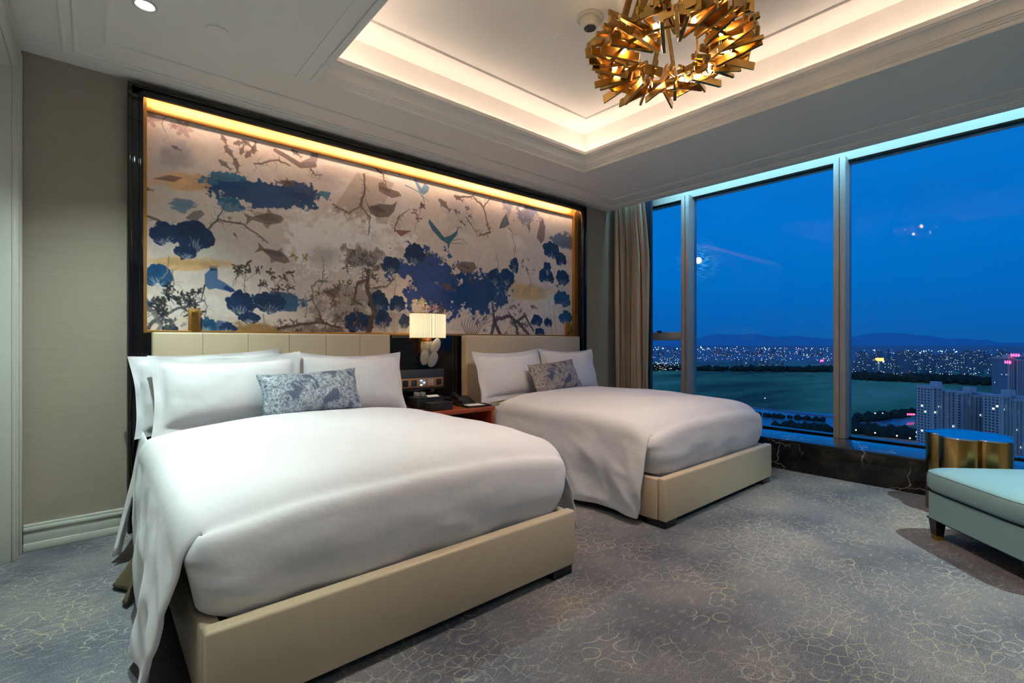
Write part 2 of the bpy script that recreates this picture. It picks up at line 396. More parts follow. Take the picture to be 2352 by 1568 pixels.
# baseboards
def baseboard(name, p, q, nrm):
    b = MB()
    p = Vector(p); q = Vector(q); n = Vector(nrm)
    for (z0, z1, t) in ((0, .045, .024), (.045, .115, .017), (.115, .135, .024), (.135, .152, .015)):
        a = p; c = q+n*t
        lo = Vector((min(a.x, c.x), min(a.y, c.y), z0)); hi = Vector((max(a.x, c.x), max(a.y, c.y), z1))
        b.box(lo, hi, .003)
    return struct(b.build(name, M['white_trim']))
baseboard('baseboard_back', (XL+.035, YB, 0), (.17, YB, 0), (0, -1, 0))
baseboard('baseboard_right', (4.53, YB, 0), (XS, YB, 0), (0, -1, 0))
baseboard('baseboard_left', (XL, YN, 0), (XL, 2.45, 0), (1, 0, 0))
baseboard('baseboard_near', (XL, YN, 0), (XS, YN, 0), (0, 1, 0))
# ceiling soffit: slab ring with opening
b = MB()
OX0, OX1, OY0, OY1 = CX0-.01, CX1+.01, CY0-.01, CY1+.01
b.box((XL-.5, YN-.1, H), (OX0, YB+.1, H+.10)); b.box((OX1, YN-.1, H), (XR, YB+.1, H+.10))
b.box((OX0, OY1, H), (OX1, YB+.1, H+.10)); b.box((OX0, YN-.1, H), (OX1, OY0, H+.10))
# upper coffer: walls and lid
ww = .035
b.box((OX0-.25, OY0-.25, H+.10), (OX0-ww, OY1+.25, HU+.1)); b.box((OX1+ww, OY0-.25, H+.10), (OX1+.25, OY1+.25, HU+.1))
b.box((OX0-ww, OY1+ww, H+.10), (OX1+ww, OY1+.25, HU+.1)); b.box((OX0-ww, OY0-.25, H+.10), (OX1+ww, OY0-ww, HU+.1))
b.box((OX0-.25, OY0-.25, HU), (OX1+.25, OY1+.25, HU+.12))
struct(b.build('ceiling', M['ceiling'], smooth=False))
# crown moulding inside the coffer: fascia, ovolo, lip holding the strip light
def crown():
    b = MB()
    # (inset from opening edge, z)
    pr = [(-.012, H+.001), (-.012, H-.012), (.012, H-.012), (.016, H-.004), (.016, H+.010), (.024, H+.014), (.026, H+.022), (.034, H+.026), (.036, H+.034), (.044, H+.038)]
    for i in range(9):   # cavetto sweeping up and in
        a = R(90)*i/8
        pr.append((.046+.044*(1-math.cos(a)), H+.040+.058*math.sin(a)))
    pr += [(.094, H+.100), (.096, H+.108), (.106, H+.110), (.106, H+.138), (.094, H+.138), (.094, H+.118), (-.0, H+.108), (-.0, H+.04)]
    b.sweep_rect(CX0, CX1, CY0, CY1, pr)
    return b
struct(crown().build('trim_1', M['ceiling'], ang=25))
# bead on the upper ceiling
def bead_loop(x0, x1, y0, y1, z, w=.02, h=.012, gap=None):
    b = MB(); b.sweep_rect(x0, x1, y0, y1, [(0, z+.002), (0, z-h*.4), (w*.3, z-h), (w*.7, z-h), (w, z-h*.4), (w, z+.002)]); 
    if gap: b.sweep_rect(x0+gap, x1-gap, y0+gap, y1-gap, [(0, z+.002), (0, z-h*.4), (w*.3, z-h), (w*.7, z-h), (w, z-h*.4), (w, z+.002)])
    return b
struct(bead_loop(CX0+.2, CX1-.2, CY0+.2, CY1-.2, HU, .018, .012).build('trim_2', M['ceiling'], ang=25))
# stepped mouldings on the soffit, following the walls
struct(bead_loop(XL+.20, XR-.11, YN+.2, YB-.15, H, .022, .014, gap=.05).build('trim_3', M['ceiling'], ang=25))
b = MB(); b.sweep_rect(XL+.38, XR-.37, YN+.4, YB-.40, [(0, H+.002), (0, H-.005), (.010, H-.010), (.024, H-.010), (.032, H-.005), (.032, H+.002)])
struct(b.build('trim_4', M['ceiling'], ang=25))
b = MB(); b.box((.965, -1.2, H-.006), (.975, 3.20, H+.002)); struct(b.build('trim_5', M['ceiling'], smooth=False))
# cove strip light
cs = emat('cove_led', srgb(255, 222, 196), E_COVE)
cv = empty('cove_light_strip', (CX0, CY1, H+.12), label='warm strip light hidden in the trough round the ceiling recess', cat='light')
for a, c in (((CX0+.0, CY1-.035, H+.114), (CX1-.0, CY1-.01, H+.122)), ((CX0, CY0+.01, H+.114), (CX1, CY0+.035, H+.122)),
             ((CX0+.01, CY0+.05, H+.114), (CX0+.035, CY1-.05, H+.122)), ((CX1-.035, CY0+.05, H+.114), (CX1-.01, CY1-.05, H+.122))):
    b = MB(); b.box(a, c); b.build('led_strip', cs, cv, smooth=False)

# ------------------------------------------------------------------ window wall
b = MB(); b.box((XS, YN, 0), (XG+.15, YB, .262), .002); struct(b.build('trim_6', M['marble']))
b = MB(); b.box((XS-.004, YN, .262), (XG+.15, YB, .28), .003); struct(b.build('trim_7', M['marble_sill']))          # marble plinth / sill
for y in (2.35, .95, -.45): pass
# header over the glass and blind pocket
b = MB(); b.box((XG-.05, YN, 2.93), (XG+.15, YB, 3.4)); b.box((XR-.02, YN, 3.28), (XG+.1, YB, 3.4)); b.box((XR-.02, YN, H+.1), (XR, YB, 3.3))
struct(b.build('wall_right', M['white_trim'], smooth=False))
b = MB(); b.box((XG, YN, .28), (XG+.02, YN+.001, 2.93))
b.bm.free()
yM = [3.055, 1.465, -.125]                    # mullion centres
spans = [(YB, 3.055, 'window_1'), (3.055, 1.465, 'window_2'), (1.465, -.125, 'window_3'), (-.125, YN, 'window_4')]
def mullion(y, par):
    b = MB(); b.box((5.37, y+.004, .28), (XG+.06, y+.05, 2.95), .004); b.box((5.37, y-.05, .28), (XG+.06, y-.004, 2.95), .004); b.box((5.385, y-.01, .28), (XG+.06, y+.01, 2.95))
    b.build('mullion', M['alu'], par)
for i, (ya, yb, nm) in enumerate(spans):
    w = struct(empty(nm, (XG, (ya+yb)/2, .28)))
    b = MB(); b.box((XG, yb, .285), (XG+.012, ya, 2.94)); b.build('glass_pane', M['glass'], w, smooth=False)
    b = MB(); b.box((XG-.004, yb, .28), (XG+.05, ya, .288), .002); b.box((XG-.03, yb, 2.915), (XG+.05, ya, 2.94), .002); b.build('frame_rail', M['black_gloss'], w)
    if i < 3: mullion(yM[i], w)
    if i == 0:
        b = MB(); b.box((5.40, 3.10, 1.215), (XG+.05, YB, 1.315), .004); b.build('transom', M['alu'], w)
        b = MB(); b.box((5.40, 3.84, .28), (XG+.05, YB, 2.94), .004); b.build('window_jamb', M['alu'], w)
        b = MB(); b.box((5.385, 3.38, 1.31), (5.40, 3.44, 1.335), .003); b.box((5.37, 3.40, 1.315), (5.39, 3.41, 1.33), .002); b.build('window_catch', M['black_plastic'], w)
# light strip in the blind pocket
pk = emat('pocket_led', srgb(150, 222, 255), E_POCKET)
b = MB(); b.box((XR+.02, YN, 3.22), (XR+.05, YB-.1, 3.25)); tag(b.build('blind_pocket_light_strip', pk, smooth=False), 'cool strip light in the blind pocket above the window', 'light')

# ------------------------------------------------------------------ curtain
def curtain(name, mtl, x0, x1, y0, y1, z0, z1, nf, amp, seed, label, top=1.0):
    rnd = random.Random(seed); ph = [rnd.uniform(-.5, .5) for _ in range(nf+2)]
    b = MB()
    def f(u, v):
        z = z1+(z0-z1)*v
        k = u*nf
        w = math.sin(2*math.pi*k+ph[int(k) % len(ph)]*.0+.5*math.sin(v*2.2+k))
        sq = 1-.10*math.sin(v*math.pi)*1.0
        yc = y1+(y0-y1)*u*(top+(1-top)*min(1, v*3))*1.0
        a = amp*(.75+.35*math.sin(k*2.1+1.3*v))
        x = x0+(x1-x0)*.5+a*w+.012*math.sin(5*v+k*3)
        y = yc+.018*math.sin(2*math.pi*k*2+1)+.010*math.sin(v*4+k*2)
        return Vector((x, y, z))
    b.grid(f, nf*14+1, 26)
    o = b.build(name, mtl, smooth=True, solid=.004, ang=80); return tag(o, label, 'curtain')
curtain('curtain', M['curtain'], 5.05, 5.15, 3.37, 3.85, .285, 3.2, 9, .05, 3, 'beige pleated curtain gathered in the corner beside the window', .8)
curtain('blackout_curtain', M['lining'], 5.28, 5.34, 3.45, 3.86, .285, 3.2, 6, .03, 5, 'dark blue curtain lining hanging between the beige curtain and the glass')

# ------------------------------------------------------------------ niche: black lacquer surround, gold trim, mural
FX0, FX1, FZ1 = .172, 4.53, 2.825
IX0, IX1, IZ1 = .25, 4.445, 2.76
YF, YM = 3.87, 3.97
fr = empty('mural_surround', (FX0, YF, 0), label='glossy black lacquer surround framing the mural behind both beds', cat='wall panelling')
b = MB()
b.box((FX0, YF, 0), (IX0, YF+.06, FZ1), .004); b.box((IX1, YF, 0), (FX1, YF+.06, FZ1), .004); b.box((FX0, YF, IZ1), (FX1, YF+.02, FZ1), .004)
b.box((FX0, YF-.012, 0), (FX0+.022, YF+.03, FZ1), .003); b.box((FX1-.022, YF-.012, 0), (FX1, YF+.03, FZ1), .003); b.box((FX0, YF-.012, FZ1-.022), (FX1, YF+.01, FZ1), .003)
b.box((IX0-.024, YF-.008, 0), (IX0, YF+.03, IZ1+.0), .003); b.box((IX1, YF-.008, 0), (IX1+.024, YF+.03, IZ1+.0), .003); b.box((IX0-.024, YF-.008, IZ1), (IX1+.024, YF+.01, IZ1+.02), .003)
b.build('black_frame', M['black_gloss'], fr)
b = MB()   # inner gold lining: reveals + face strip
b.box((IX0-.002, YF+.06, 1.25), (.272, YM+.03, FZ1)); b.box((4.385, YF+.055, 1.25), (IX1+.01, YM+.03, FZ1)); 
b.box((IX0, YM-.02, 2.70), (IX1, YM+.03, 2.735), .003); b.box((IX0, YM-.004, 2.735), (IX1, YM+.03, FZ1+.0))
b.box((IX0, YF+.02, FZ1-.006), (IX1, YM+.03, FZ1+.004))
b.box((IX0, YM-.03, 1.255), (IX1, YM+.03, 1.275), .002)
b.build('gold_lining', M['gold_trim'], fr)
b = MB(); b.box((IX0, YF+.055, 0), (IX1, YM+.03, 1.255)); b.build('lower_panel', M['black_gloss'], fr, smooth=False)
b = MB(); 
b.bm.free()
for x in (1.955, 2.665): b = MB(); b.box((x-.004, YF+.045, .0), (x+.004, YF+.056, 1.255)); b.build('panel_joint', M['black_matte'], fr, smooth=False)
ns_ = emat('niche_led', srgb(255, 222, 192), E_NICHE)
nl = empty('niche_light_strip', (2.3, YF+.03, 2.80), label='warm strip light along the top of the mural recess', cat='light')
b = MB(); b.box((IX0+.03, YF+.024, 2.785), (IX1-.03, YF+.034, 2.800)); b.build('led_strip', ns_, nl, smooth=False)

# ------------------------------------------------------------------ mural, painted into the colour attribute of a fine mesh
MX0, MX1, MZ0, MZ1 = .272, 4.385, 1.275, 2.70
def make_mural():
    st = .003
    nw = int((MX1-MX0)/st)+1; nh = int((MZ1-MZ0)/st)+1
    rs = np.random.RandomState(7)
    def vnoise(cell, seed, sx=1.0):
        r = np.random.RandomState(seed)
        gx = int(nw/(cell*sx))+4; gy = int(nh/cell)+4
        g = r.rand(gy, gx)
        x = np.arange(nw)/(cell*sx); y = np.arange(nh)/cell
        xi = x.astype(int); yi = y.astype(int); fx = x-xi; fy = y-yi
        fx = fx*fx*(3-2*fx); fy = fy*fy*(3-2*fy)
        a = g[yi][:, xi]; b_ = g[yi][:, xi+1]; c = g[yi+1][:, xi]; d = g[yi+1][:, xi+1]
        return (a*(1-fx)+b_*fx)*(1-fy)[:, None]+(c*(1-fx)+d*fx)*fy[:, None]
    def fbm(cell, seed, o=5, sx=1.0, g=.5):
        s = 0; a = 1; t = 0
        for i in range(o):
            s = s+a*vnoise(max(cell/2**i, 1.01), seed+i*17, sx); t += a; a *= g
        return s/t
    yy, xx = np.mgrid[0:nh, 0:nw].astype(np.float32)
    n1 = fbm(90, 1, 6, 1.6); n2 = fbm(40, 2, 5); n3 = fbm(16, 3, 4); n4 = fbm(7, 4, 3); nH = fbm(26, 9, 5, 4.0)
    def lin(c): return np.array(srgb(*c))
    img = np.zeros((nh, nw, 3)); img[:] = lin((222, 208, 200))
    def P(u, v):
        p = on_y(u, v, YM); return ((p.x-MX0)/st, (MZ1-p.z)/st)
    def blend(a, col, sl=None):
        nonlocal img
        col = lin(col) if isinstance(col, tuple) else col
        if sl is None: img = img*(1-a[..., None])+col*a[..., None]
        else: img[sl] = img[sl]*(1-a[..., None])+col*a[..., None]
    ss = lambda e0, e1, x: (lambda t: t*t*(3-2*t))(np.clip((x-e0)/(e1-e0), 0, 1))
    # washes
    blend(ss(.42, .62, n1)*.55, (202, 190, 188)); blend(ss(.55, .72, fbm(70, 33, 5, 2.2))*.5, (236, 230, 226))
    blend(ss(.5, .65, nH)*.25, (214, 200, 178))
    def win(x0, y0, x1, y1, pad=6):
        a = max(int(min(x0, x1)-pad), 0); b_ = min(int(max(x0, x1)+pad)+1, nw); c = max(int(min(y0, y1)-pad), 0); d = min(int(max(y0, y1)+pad)+1, nh)
        return (slice(c, max(d, c)), slice(a, max(b_, a)))
    def PB(u0, v0, u1, v1):
        uc, vc = (u0+u1)/2, (v0+v1)/2
        a, b_ = P(u0, vc), P(u1, vc); c, d = P(uc, v0), P(uc, v1)
        return a[0], c[1], b_[0], d[1], (b_[1]-a[1])/(b_[0]-a[0])
    def cloud(u0, v0, u1, v1, col, al=.9, soft=.5, rough=1.0, hor=True, tilt=0.):
        x0, y0, x1, y1, sk = PB(u0, v0, u1, v1); tilt = tilt+sk*.5
        cx, cyy = (x0+x1)/2, (y0+y1)/2; rx, ry = abs(x1-x0)/2, abs(y1-y0)/2
        sl = win(cx-rx*1.5, cyy-ry*1.6, cx+rx*1.5, cyy+ry*1.6)
        X = xx[sl]-cx; Y = yy[sl]-cyy; Y = Y-X*tilt
        r = np.sqrt((X/rx)**2+(Y/ry)**2)
        nn = (n2 if not hor else nH)[sl]*.45+n3[sl]*.4+n4[sl]*.2
        d = 1-r+(nn-.52)*2.2*rough
        blend(ss(0, soft, d)*al, np.clip(lin(col)*(.62+.76*(.5*n3[sl]+.5*n2[sl]))[..., None], 0, 1), sl)
    def poly(pts, col, al=1., soft=1.2, raw=False):
        q = np.array(pts if raw else [P(*p) for p in pts]); sl = win(q[:, 0].min(), q[:, 1].min(), q[:, 0].max(), q[:, 1].max())
        X = xx[sl]; Y = yy[sl]
        if X.size == 0: return
        ins = np.zeros(X.shape, bool); dm = np.full(X.shape, 1e9)
        for i in range(len(q)):
            x1, y1 = q[i]; x2, y2 = q[(i+1) % len(q)]
            if y1 != y2:
                c = ((y1 > Y) != (y2 > Y)) & (X < (x2-x1)*(Y-y1)/(y2-y1)+x1); ins ^= c
            L = (x2-x1)**2+(y2-y1)**2+1e-9; t = np.clip(((X-x1)*(x2-x1)+(Y-y1)*(y2-y1))/L, 0, 1)
            dm = np.minimum(dm, np.hypot(X-x1-t*(x2-x1), Y-y1-t*(y2-y1)))
        sd = np.where(ins, dm, -dm)
        blend(ss(-soft, soft, sd)*al, col, sl)
    def stroke(pts, w, col, al=1., raw=False, jit=0):
        q = [p if raw else P(*p) for p in pts]
        if jit:
            z = []
            for a, b_ in zip(q, q[1:]):
                for k in range(4): z.append((a[0]+(b_[0]-a[0])*k/4+rs.uniform(-jit, jit), a[1]+(b_[1]-a[1])*k/4+rs.uniform(-jit, jit)))
            z.append(q[-1]); q = z
        ws = w if hasattr(w, '__len__') else (w, w)
        q2 = np.array(q); sl = win(q2[:, 0].min(), q2[:, 1].min(), q2[:, 0].max(), q2[:, 1].max(), max(ws)+4)
        X = xx[sl]; Y = yy[sl]; m = np.full(X.shape, -1e9)
        if X.size == 0: return
        n = len(q)-1
        for i in range(n):
            (x1, y1), (x2, y2) = q[i], q[i+1]
            L = (x2-x1)**2+(y2-y1)**2+1e-9; t = np.clip(((X-x1)*(x2-x1)+(Y-y1)*(y2-y1))/L, 0, 1)
            ww = ws[0]+(ws[1]-ws[0])*((i+t)/n)
            m = np.maximum(m, ww-np.hypot(X-x1-t*(x2-x1), Y-y1-t*(y2-y1)))
        blend(ss(-.9, .9, m)*al, col, sl)
    def ell(x, y, rx, ry, ang, col, al=1.):
        r = max(rx, ry); sl = win(x-r, y-r, x+r, y+r, 3); X = xx[sl]-x; Y = yy[sl]-y
        c, s = math.cos(ang), math.sin(ang); A = (X*c+Y*s)/rx; B = (-X*s+Y*c)/ry
        blend(ss(-.25, .25, 1-np.hypot(A, B))*al, col, sl)
    def crown_(u0, v0, u1, v1, col, vein=(205, 205, 205), trunk=None):
        x0, y0, x1, y1, sk = PB(u0, v0, u1, v1); cx, cyy = (x0+x1)/2, (y0+y1)/2; rx, ry = abs(x1-x0)/2, abs(y1-y0)/2
        sl = win(x0-5, y0-5, x1+5, y1+5); X = xx[sl]; Y = yy[sl]; m = np.full(X.shape, -1e9)
        if X.size == 0: return
        nl_ = int(12+rx*.25)
        for k in range(nl_):
            a = 2*math.pi*k/nl_+rs.uniform(-.2, .2); q = rs.uniform(.52, .82)
            lx, ly = cx+rx*q*math.cos(a), cyy+ry*q*math.sin(a); rr = min(rx, ry)*rs.uniform(.26, .42)
            if math.sin(a) > .8 and rs.rand() < .55: continue
            m = np.maximum(m, rr-np.hypot(X-lx, Y-ly))
        m = np.maximum(m, (.74-np.hypot((X-cx)/rx, (Y-cyy+ry*.08)/ry))*min(rx, ry))
        m += (n4[sl]-.5)*5
        c1 = lin(col); cc = c1*(.72+.56*n3[sl][..., None])
        a = ss(-1, 1, m); img[sl] = img[sl]*(1-a[..., None])+cc*a[..., None]
        bx, by = cx+rs.uniform(-.1, .1)*rx, cyy+ry*1.0
        for k in range(7):
            a = -math.pi/2+(k-3)*.33+rs.uniform(-.1, .1); L = ry*rs.uniform(.6, 1.1)
            mx_, my_ = bx+math.cos(a)*L*.55*rx/ry*.8, by+math.sin(a)*L*.55
            ex, ey = bx+math.cos(a)*L*1.0*rx/ry, by+math.sin(a)*L
            stroke([(bx, by), (mx_, my_), (ex, ey)], (.8, .2), vein, .5, raw=True)
            stroke([(mx_, my_), (mx_+rs.uniform(-6, 6), my_-ry*.3)], (.6, .3), vein, .5, raw=True)
        if trunk: stroke([(bx, by), (bx+rs.uniform(-4, 4), by+20), P(*trunk)], (1.4, 1.2), (150, 145, 140), .8, raw=True)
    def leaves(u0, v0, u1, v1, n, size, col, al=.9, stem=True):
        x0, y0, x1, y1, sk = PB(u0, v0, u1, v1)
        for k in range(max(2, n//9)):
            cx, cyy = rs.uniform(x0, x1), rs.uniform(y0, y1)
            if stem: stroke([(cx, cyy), (cx+rs.uniform(-30, 30), cyy+rs.uniform(10, 40))], (1.2, .6), col, al*.8, raw=True, jit=3)
            for j in range(9):
                a = rs.uniform(0, 6.28); r = rs.uniform(2, size*2.4)
                ell(cx+r*math.cos(a), cyy+r*math.sin(a)*.8, size*rs.uniform(.6, 1.1), size*rs.uniform(.25, .5), a+rs.uniform(-.5, .5), tuple(int(c*rs.uniform(.75, 1.3)) for c in col), al)
    def fish(u, v, L, ang, col=(104, 86, 82), al=.85):
        x, y = P(u, v); k = 1.0; L = L*1.1
        c, s = math.cos(ang), math.sin(ang); T = lambda a, b_: (x+L*(a*c-b_*s), y+L*(a*s+b_*c))
        poly([T(-.5, 0), T(-.38, -.12), T(-.1, -.17), T(.2, -.09), T(.36, -.04), T(.55, -.2), T(.48, .0), T(.56, .16), T(.34, .05), T(.1, .12), T(-.2, .16), T(-.42, .09)], col, al, raw=True)
        poly([T(-.15, -.12), T(0, -.30), T(.12, -.1)], col, al*.8, raw=True); poly([T(-.2, .12), T(-.12, .32), T(0, .1)], col, al*.8, raw=True)
    def twig(pts, w, col=(96, 80, 74), al=.85, tw=3):
        stroke(pts, w, col, al, jit=2.5)
        for k in range(tw*len(pts)):
            i = rs.randint(0, len(pts)-1) if len(pts) > 2 else 0
            a, b_ = P(*pts[i]), P(*pts[i+1]); t = rs.rand(); x, y = a[0]+(b_[0]-a[0])*t, a[1]+(b_[1]-a[1])*t
            an = rs.uniform(0, 6.28); L = rs.uniform(8, 26)
            stroke([(x, y), (x+L*.5*math.cos(an), y+L*.5*math.sin(an)), (x+L*math.cos(an+.6), y+L*math.sin(an+.6))], (w[0]*.4 if hasattr(w, '__len__') else w*.4, .4), col, al*.8, raw=True)
    # grey washes upper left, ochre bands, white mist
    cloud(335, 310, 470, 400, (150, 144, 150), .8, .9); cloud(480, 300, 760, 380, (205, 188, 180), .4, 1)
    cloud(690, 370, 820, 440, (172, 162, 166), .6, .9); cloud(980, 440, 1130, 560, (160, 156, 164), .55, .8, hor=False)
    cloud(340, 395, 560, 440, (214, 170, 120), .9, .4, .7); cloud(320, 585, 540, 625, (216, 176, 124), .95, .35, .6)
    cloud(1140, 645, 1280, 690, (204, 176, 124), .95, .4, .7); cloud(500, 735, 660, 800, (150, 118, 72), .95, .3, .6)
    cloud(380, 560, 560, 600, (206, 202, 196), .6, .8)
    # faceted tan panels
    poly([(820, 395), (755, 495), (860, 515), (905, 420)], (160, 142, 128), .55, 3)
    poly([(1070, 520), (1160, 500), (1175, 640), (1120, 620)], (206, 196, 182), .5, 3)
    # white mist centre
    cloud(640, 470, 900, 640, (236, 232, 232), .95, .45, 1.0, hor=False); cloud(760, 500, 960, 600, (236, 232, 232), .9, .45, 1.2, hor=False)
    # blue lakes
    cloud(455, 392, 590, 440, (38, 104, 142), .95, .18, 1.1); cloud(475, 415, 740, 480, (30, 70, 118), .98, .12, .9, tilt=.04)
    cloud(385, 455, 470, 485, (52, 112, 146), .8, .3, 1.4); cloud(500, 445, 560, 490, (38, 100, 140), .85, .25, 1.4)
    cloud(640, 410, 735, 470, (28, 68, 116), .95, .15, 1, tilt=.1)
    cloud(905, 585, 1090, 730, (46, 70, 132), .98, .15, .9, hor=False, tilt=.25); cloud(1020, 620, 1180, 720, (36, 66, 116), .98, .15, .9, hor=False)
    cloud(560, 665, 720, 710, (34, 84, 124), .95, .2, 1.0); cloud(1180, 460, 1240, 520, (84, 96, 140), .7, .3, 1.2, hor=False)
    cloud(1262, 535, 1325, 570, (52, 86, 124), .85, .3, 1); cloud(430, 735, 530, 765, (30, 80, 130), .9, .3, 1.2)
    cloud(1150, 455, 1180, 500, (88, 100, 140), .6, .4, 1, hor=False)
    cloud(840, 700, 950, 770, (40, 60, 110), .4, .5, 1.1, hor=False)
    # brown thicket, smoke and old trees
    cloud(700, 555, 790, 620, (140, 128, 124), .6, .8, 1.3, hor=False); cloud(790, 555, 880, 620, (96, 88, 86), .85, .6, 1.5, hor=False)
    cloud(700, 650, 880, 770, (110, 94, 84), .6, .6, 1.7, hor=False); cloud(640, 745, 820, 790, (104, 92, 90), .6, .5, 1.5)
    twig([(300, 480), (380, 515), (460, 540), (500, 505), (560, 515), (615, 558)], (3.2, 1.8)); twig([(500, 505), (515, 470), (522, 455)], (2, .8), (60, 100, 130))
    twig([(585, 378), (640, 368), (665, 380)], (2, 2)); stroke([(632, 345), (650, 355), (690, 380), (720, 378)], (5, 8), (110, 90, 88), .85)
    poly([(690, 372), (712, 384), (728, 372), (732, 350), (715, 350), (712, 362)], (140, 122, 124), .85); twig([(712, 388), (722, 400), (740, 402)], (2, 1))
    for q in ([(835, 400), (838, 440), (825, 470), (850, 500), (845, 540)], [(765, 470), (800, 490), (830, 470), (838, 430)], [(860, 385), (880, 400), (885, 425)]): twig(q, (3, 1.6), (104, 88, 80), .8, 5)
    twig([(870, 372), (905, 382), (920, 405)], (1.6, .8)); twig([(905, 530), (915, 500), (940, 480)], (2.2, 1), tw=6)
    twig([(1050, 455), (1085, 450), (1110, 475), (1118, 510), (1125, 535), (1100, 540)], (3.4, 1.8), tw=7); twig([(1110, 475), (1125, 455)], (2.5, 1), tw=6); twig([(1070, 500), (1095, 535)], (2, 1), tw=5)
    # pavilion roof
    poly([(838, 455), (848, 475), (870, 468), (900, 470), (912, 462), (905, 485), (893, 498), (868, 500), (850, 490)], (104, 92, 88), .9); poly([(862, 500), (892, 500), (890, 515), (864, 513)], (150, 138, 132), .5)
    # rocks and small brown shapes
    poly([(869, 420), (880, 418), (890, 432), (915, 440), (922, 450), (900, 455), (880, 445), (870, 438)], (126, 102, 98), .9)
    poly([(1045, 610), (1060, 600), (1088, 602), (1095, 615), (1085, 625), (1062, 628)], (112, 94, 86), .9)
    poly([(905, 527), (945, 530), (920, 543)], (124, 74, 66), .9); poly([(350, 410), (390, 402), (420, 408), (400, 418)], (124, 92, 84), .9)
    poly([(1232, 545), (1240, 510), (1246, 500), (1252, 520), (1250, 550), (1242, 560)], (110, 92, 88), .85)
    poly([(770, 395), (772, 394), (772, 396)], (1, 1, 1), 0)
    for (u, v, L, a) in ((515, 322, 26, 1.1), (550, 328, 28, -.4), (568, 330, 28, .5), (556, 344, 26, -1.3), (584, 340, 30, -1.4), (572, 352, 30, -1), (527, 350, 34, .9), (516, 378, 30, .6), (543, 380, 32, 1.4),
                         (680, 352, 28, .5), (655, 420, 44, 3.0), (610, 502, 80, -.15+3.14), (630, 585, 72, 3.5), (1052, 455, 36, .3), (1020, 470, 50, .6), (1325, 560, 50, .1), (1215, 525, 26, 1.5),
                         (405, 340, 18, .3), (340, 435, 18, 0), (540, 540, 14, 1), (1200, 600, 20, 2), (1210, 620, 24, 1.2), (1225, 705, 34, .2), (1030, 660, 50, .4)):
        fish(u, v, L, a)
    for (u, v, s) in ((420, 295, 10), (342, 270, 10), (398, 288, 5)):
        x, y = P(u, v)
        for k in range(6): ell(x+s*1.1*math.cos(k*1.05), y+s*1.1*math.sin(k*1.05), s, s*.5, k*1.05, (150, 112, 112), .6)
    twig([(385, 262), (372, 285), (380, 302)], (1.2, .8), (120, 100, 96), .7, 1)
    poly([(425, 500), (445, 485), (462, 482), (470, 492), (455, 505), (435, 506)], (112, 112, 110), .85)
    # cranes
    def crane(parts, col, al=.92):
        for p in parts:
            if len(p) == 2 and isinstance(p[1], tuple) is False: stroke(p[0], p[1], col, al)
            else: poly(p, col, al)
    bl = (52, 100, 150)
    poly([(470, 655), (470, 630), (485, 615), (500, 618), (500, 640), (515, 648), (535, 662), (545, 672), (520, 668), (495, 662), (480, 665)], bl, .92)
    for k in range(5): stroke([(484+k*3, 620), (482+k*4, 611)], (1.5, .8), (30, 50, 90), .9)
    stroke([(470, 655), (462, 690)], (1.8, .8), (40, 44, 60)); poly([(520, 655), (540, 668), (530, 672), (512, 662)], (30, 50, 110), .9)
    tl = (36, 96, 120)
    poly([(985, 502), (1000, 520), (1020, 545), (1035, 540), (1048, 530), (1052, 520), (1050, 538), (1040, 550), (1033, 560), (1029, 575), (1027, 560), (1012, 550), (992, 528), (984, 512)], tl, .95)
    stroke([(1050, 524), (1058, 520), (1060, 528)], (1.2, .6), tl); stroke([(1040, 552), (1062, 548), (1070, 560)], (1.2, .8), tl, .8); stroke([(1038, 558), (1065, 560)], (1.2, .8), tl, .8)
    lb = (96, 142, 178)
    poly([(950, 412), (955, 412), (968, 432), (975, 420), (986, 430), (983, 440), (972, 448), (962, 440)], lb, .9); stroke([(930, 425), (945, 432), (960, 440), (970, 450), (975, 465)], (1.4, 1.2), lb); stroke([(968, 450), (985, 462)], (1.4, .8), lb)
    poly([(725, 445), (738, 438), (760, 442), (752, 462), (745, 455), (735, 447)], (46, 108, 142), .9)
    poly([(1155, 500), (1163, 490), (1170, 515), (1160, 522), (1146, 525), (1148, 516)], (66, 84, 104), .85); stroke([(1168, 522), (1180, 540)], (1.6, 1), (120, 110, 106))
    # blue trees
    nv = (38, 58, 94)
    for bx_ in ((342, 512, 412, 565), (405, 505, 492, 580), (398, 562, 455, 596), (330, 605, 395, 660), (515, 668, 590, 722), (578, 672, 660, 720), (545, 715, 598, 742), (330, 690, 350, 715),
                (875, 588, 918, 628), (845, 668, 895, 720), (893, 680, 930, 716), (862, 712, 898, 752), (916, 720, 942, 762), (790, 716, 858, 765), (930, 560, 975, 610), (1120, 615, 1150, 655), (1148, 618, 1182, 655),
                (1246, 555, 1285, 595), (1276, 580, 1300, 612), (1235, 620, 1275, 652), (1275, 622, 1308, 655), (1170, 590, 1190, 630), (1270, 670, 1312, 705), (1218, 722, 1246, 752), (1248, 730, 1268, 752), (1228, 752, 1250, 772),
                (1248, 600, 1265, 632), (440, 730, 500, 762), (500, 740, 545, 765), (1280, 715, 1318, 745), (370, 745, 410, 765)):
        crown_(*bx_, nv if bx_[0] not in (330, 440, 1270, 1280) else (36, 84, 128), vein=(190, 196, 205))
    stroke([(388, 590), (384, 625), (372, 640)], (1.4, 1.2), (150, 130, 110), .8); stroke([(604, 722), (608, 745), (606, 765)], (2, 1.6), (150, 142, 136), .8)
    stroke([(905, 718), (906, 765)], (1.4, 1.2), (170, 150, 120), .8); stroke([(1125, 655), (1130, 690), (1135, 740), (1128, 770)], (4, 7), (60, 66, 92), .9); stroke([(1165, 655), (1150, 690), (1138, 715)], (2, 3), (70, 80, 110), .9)
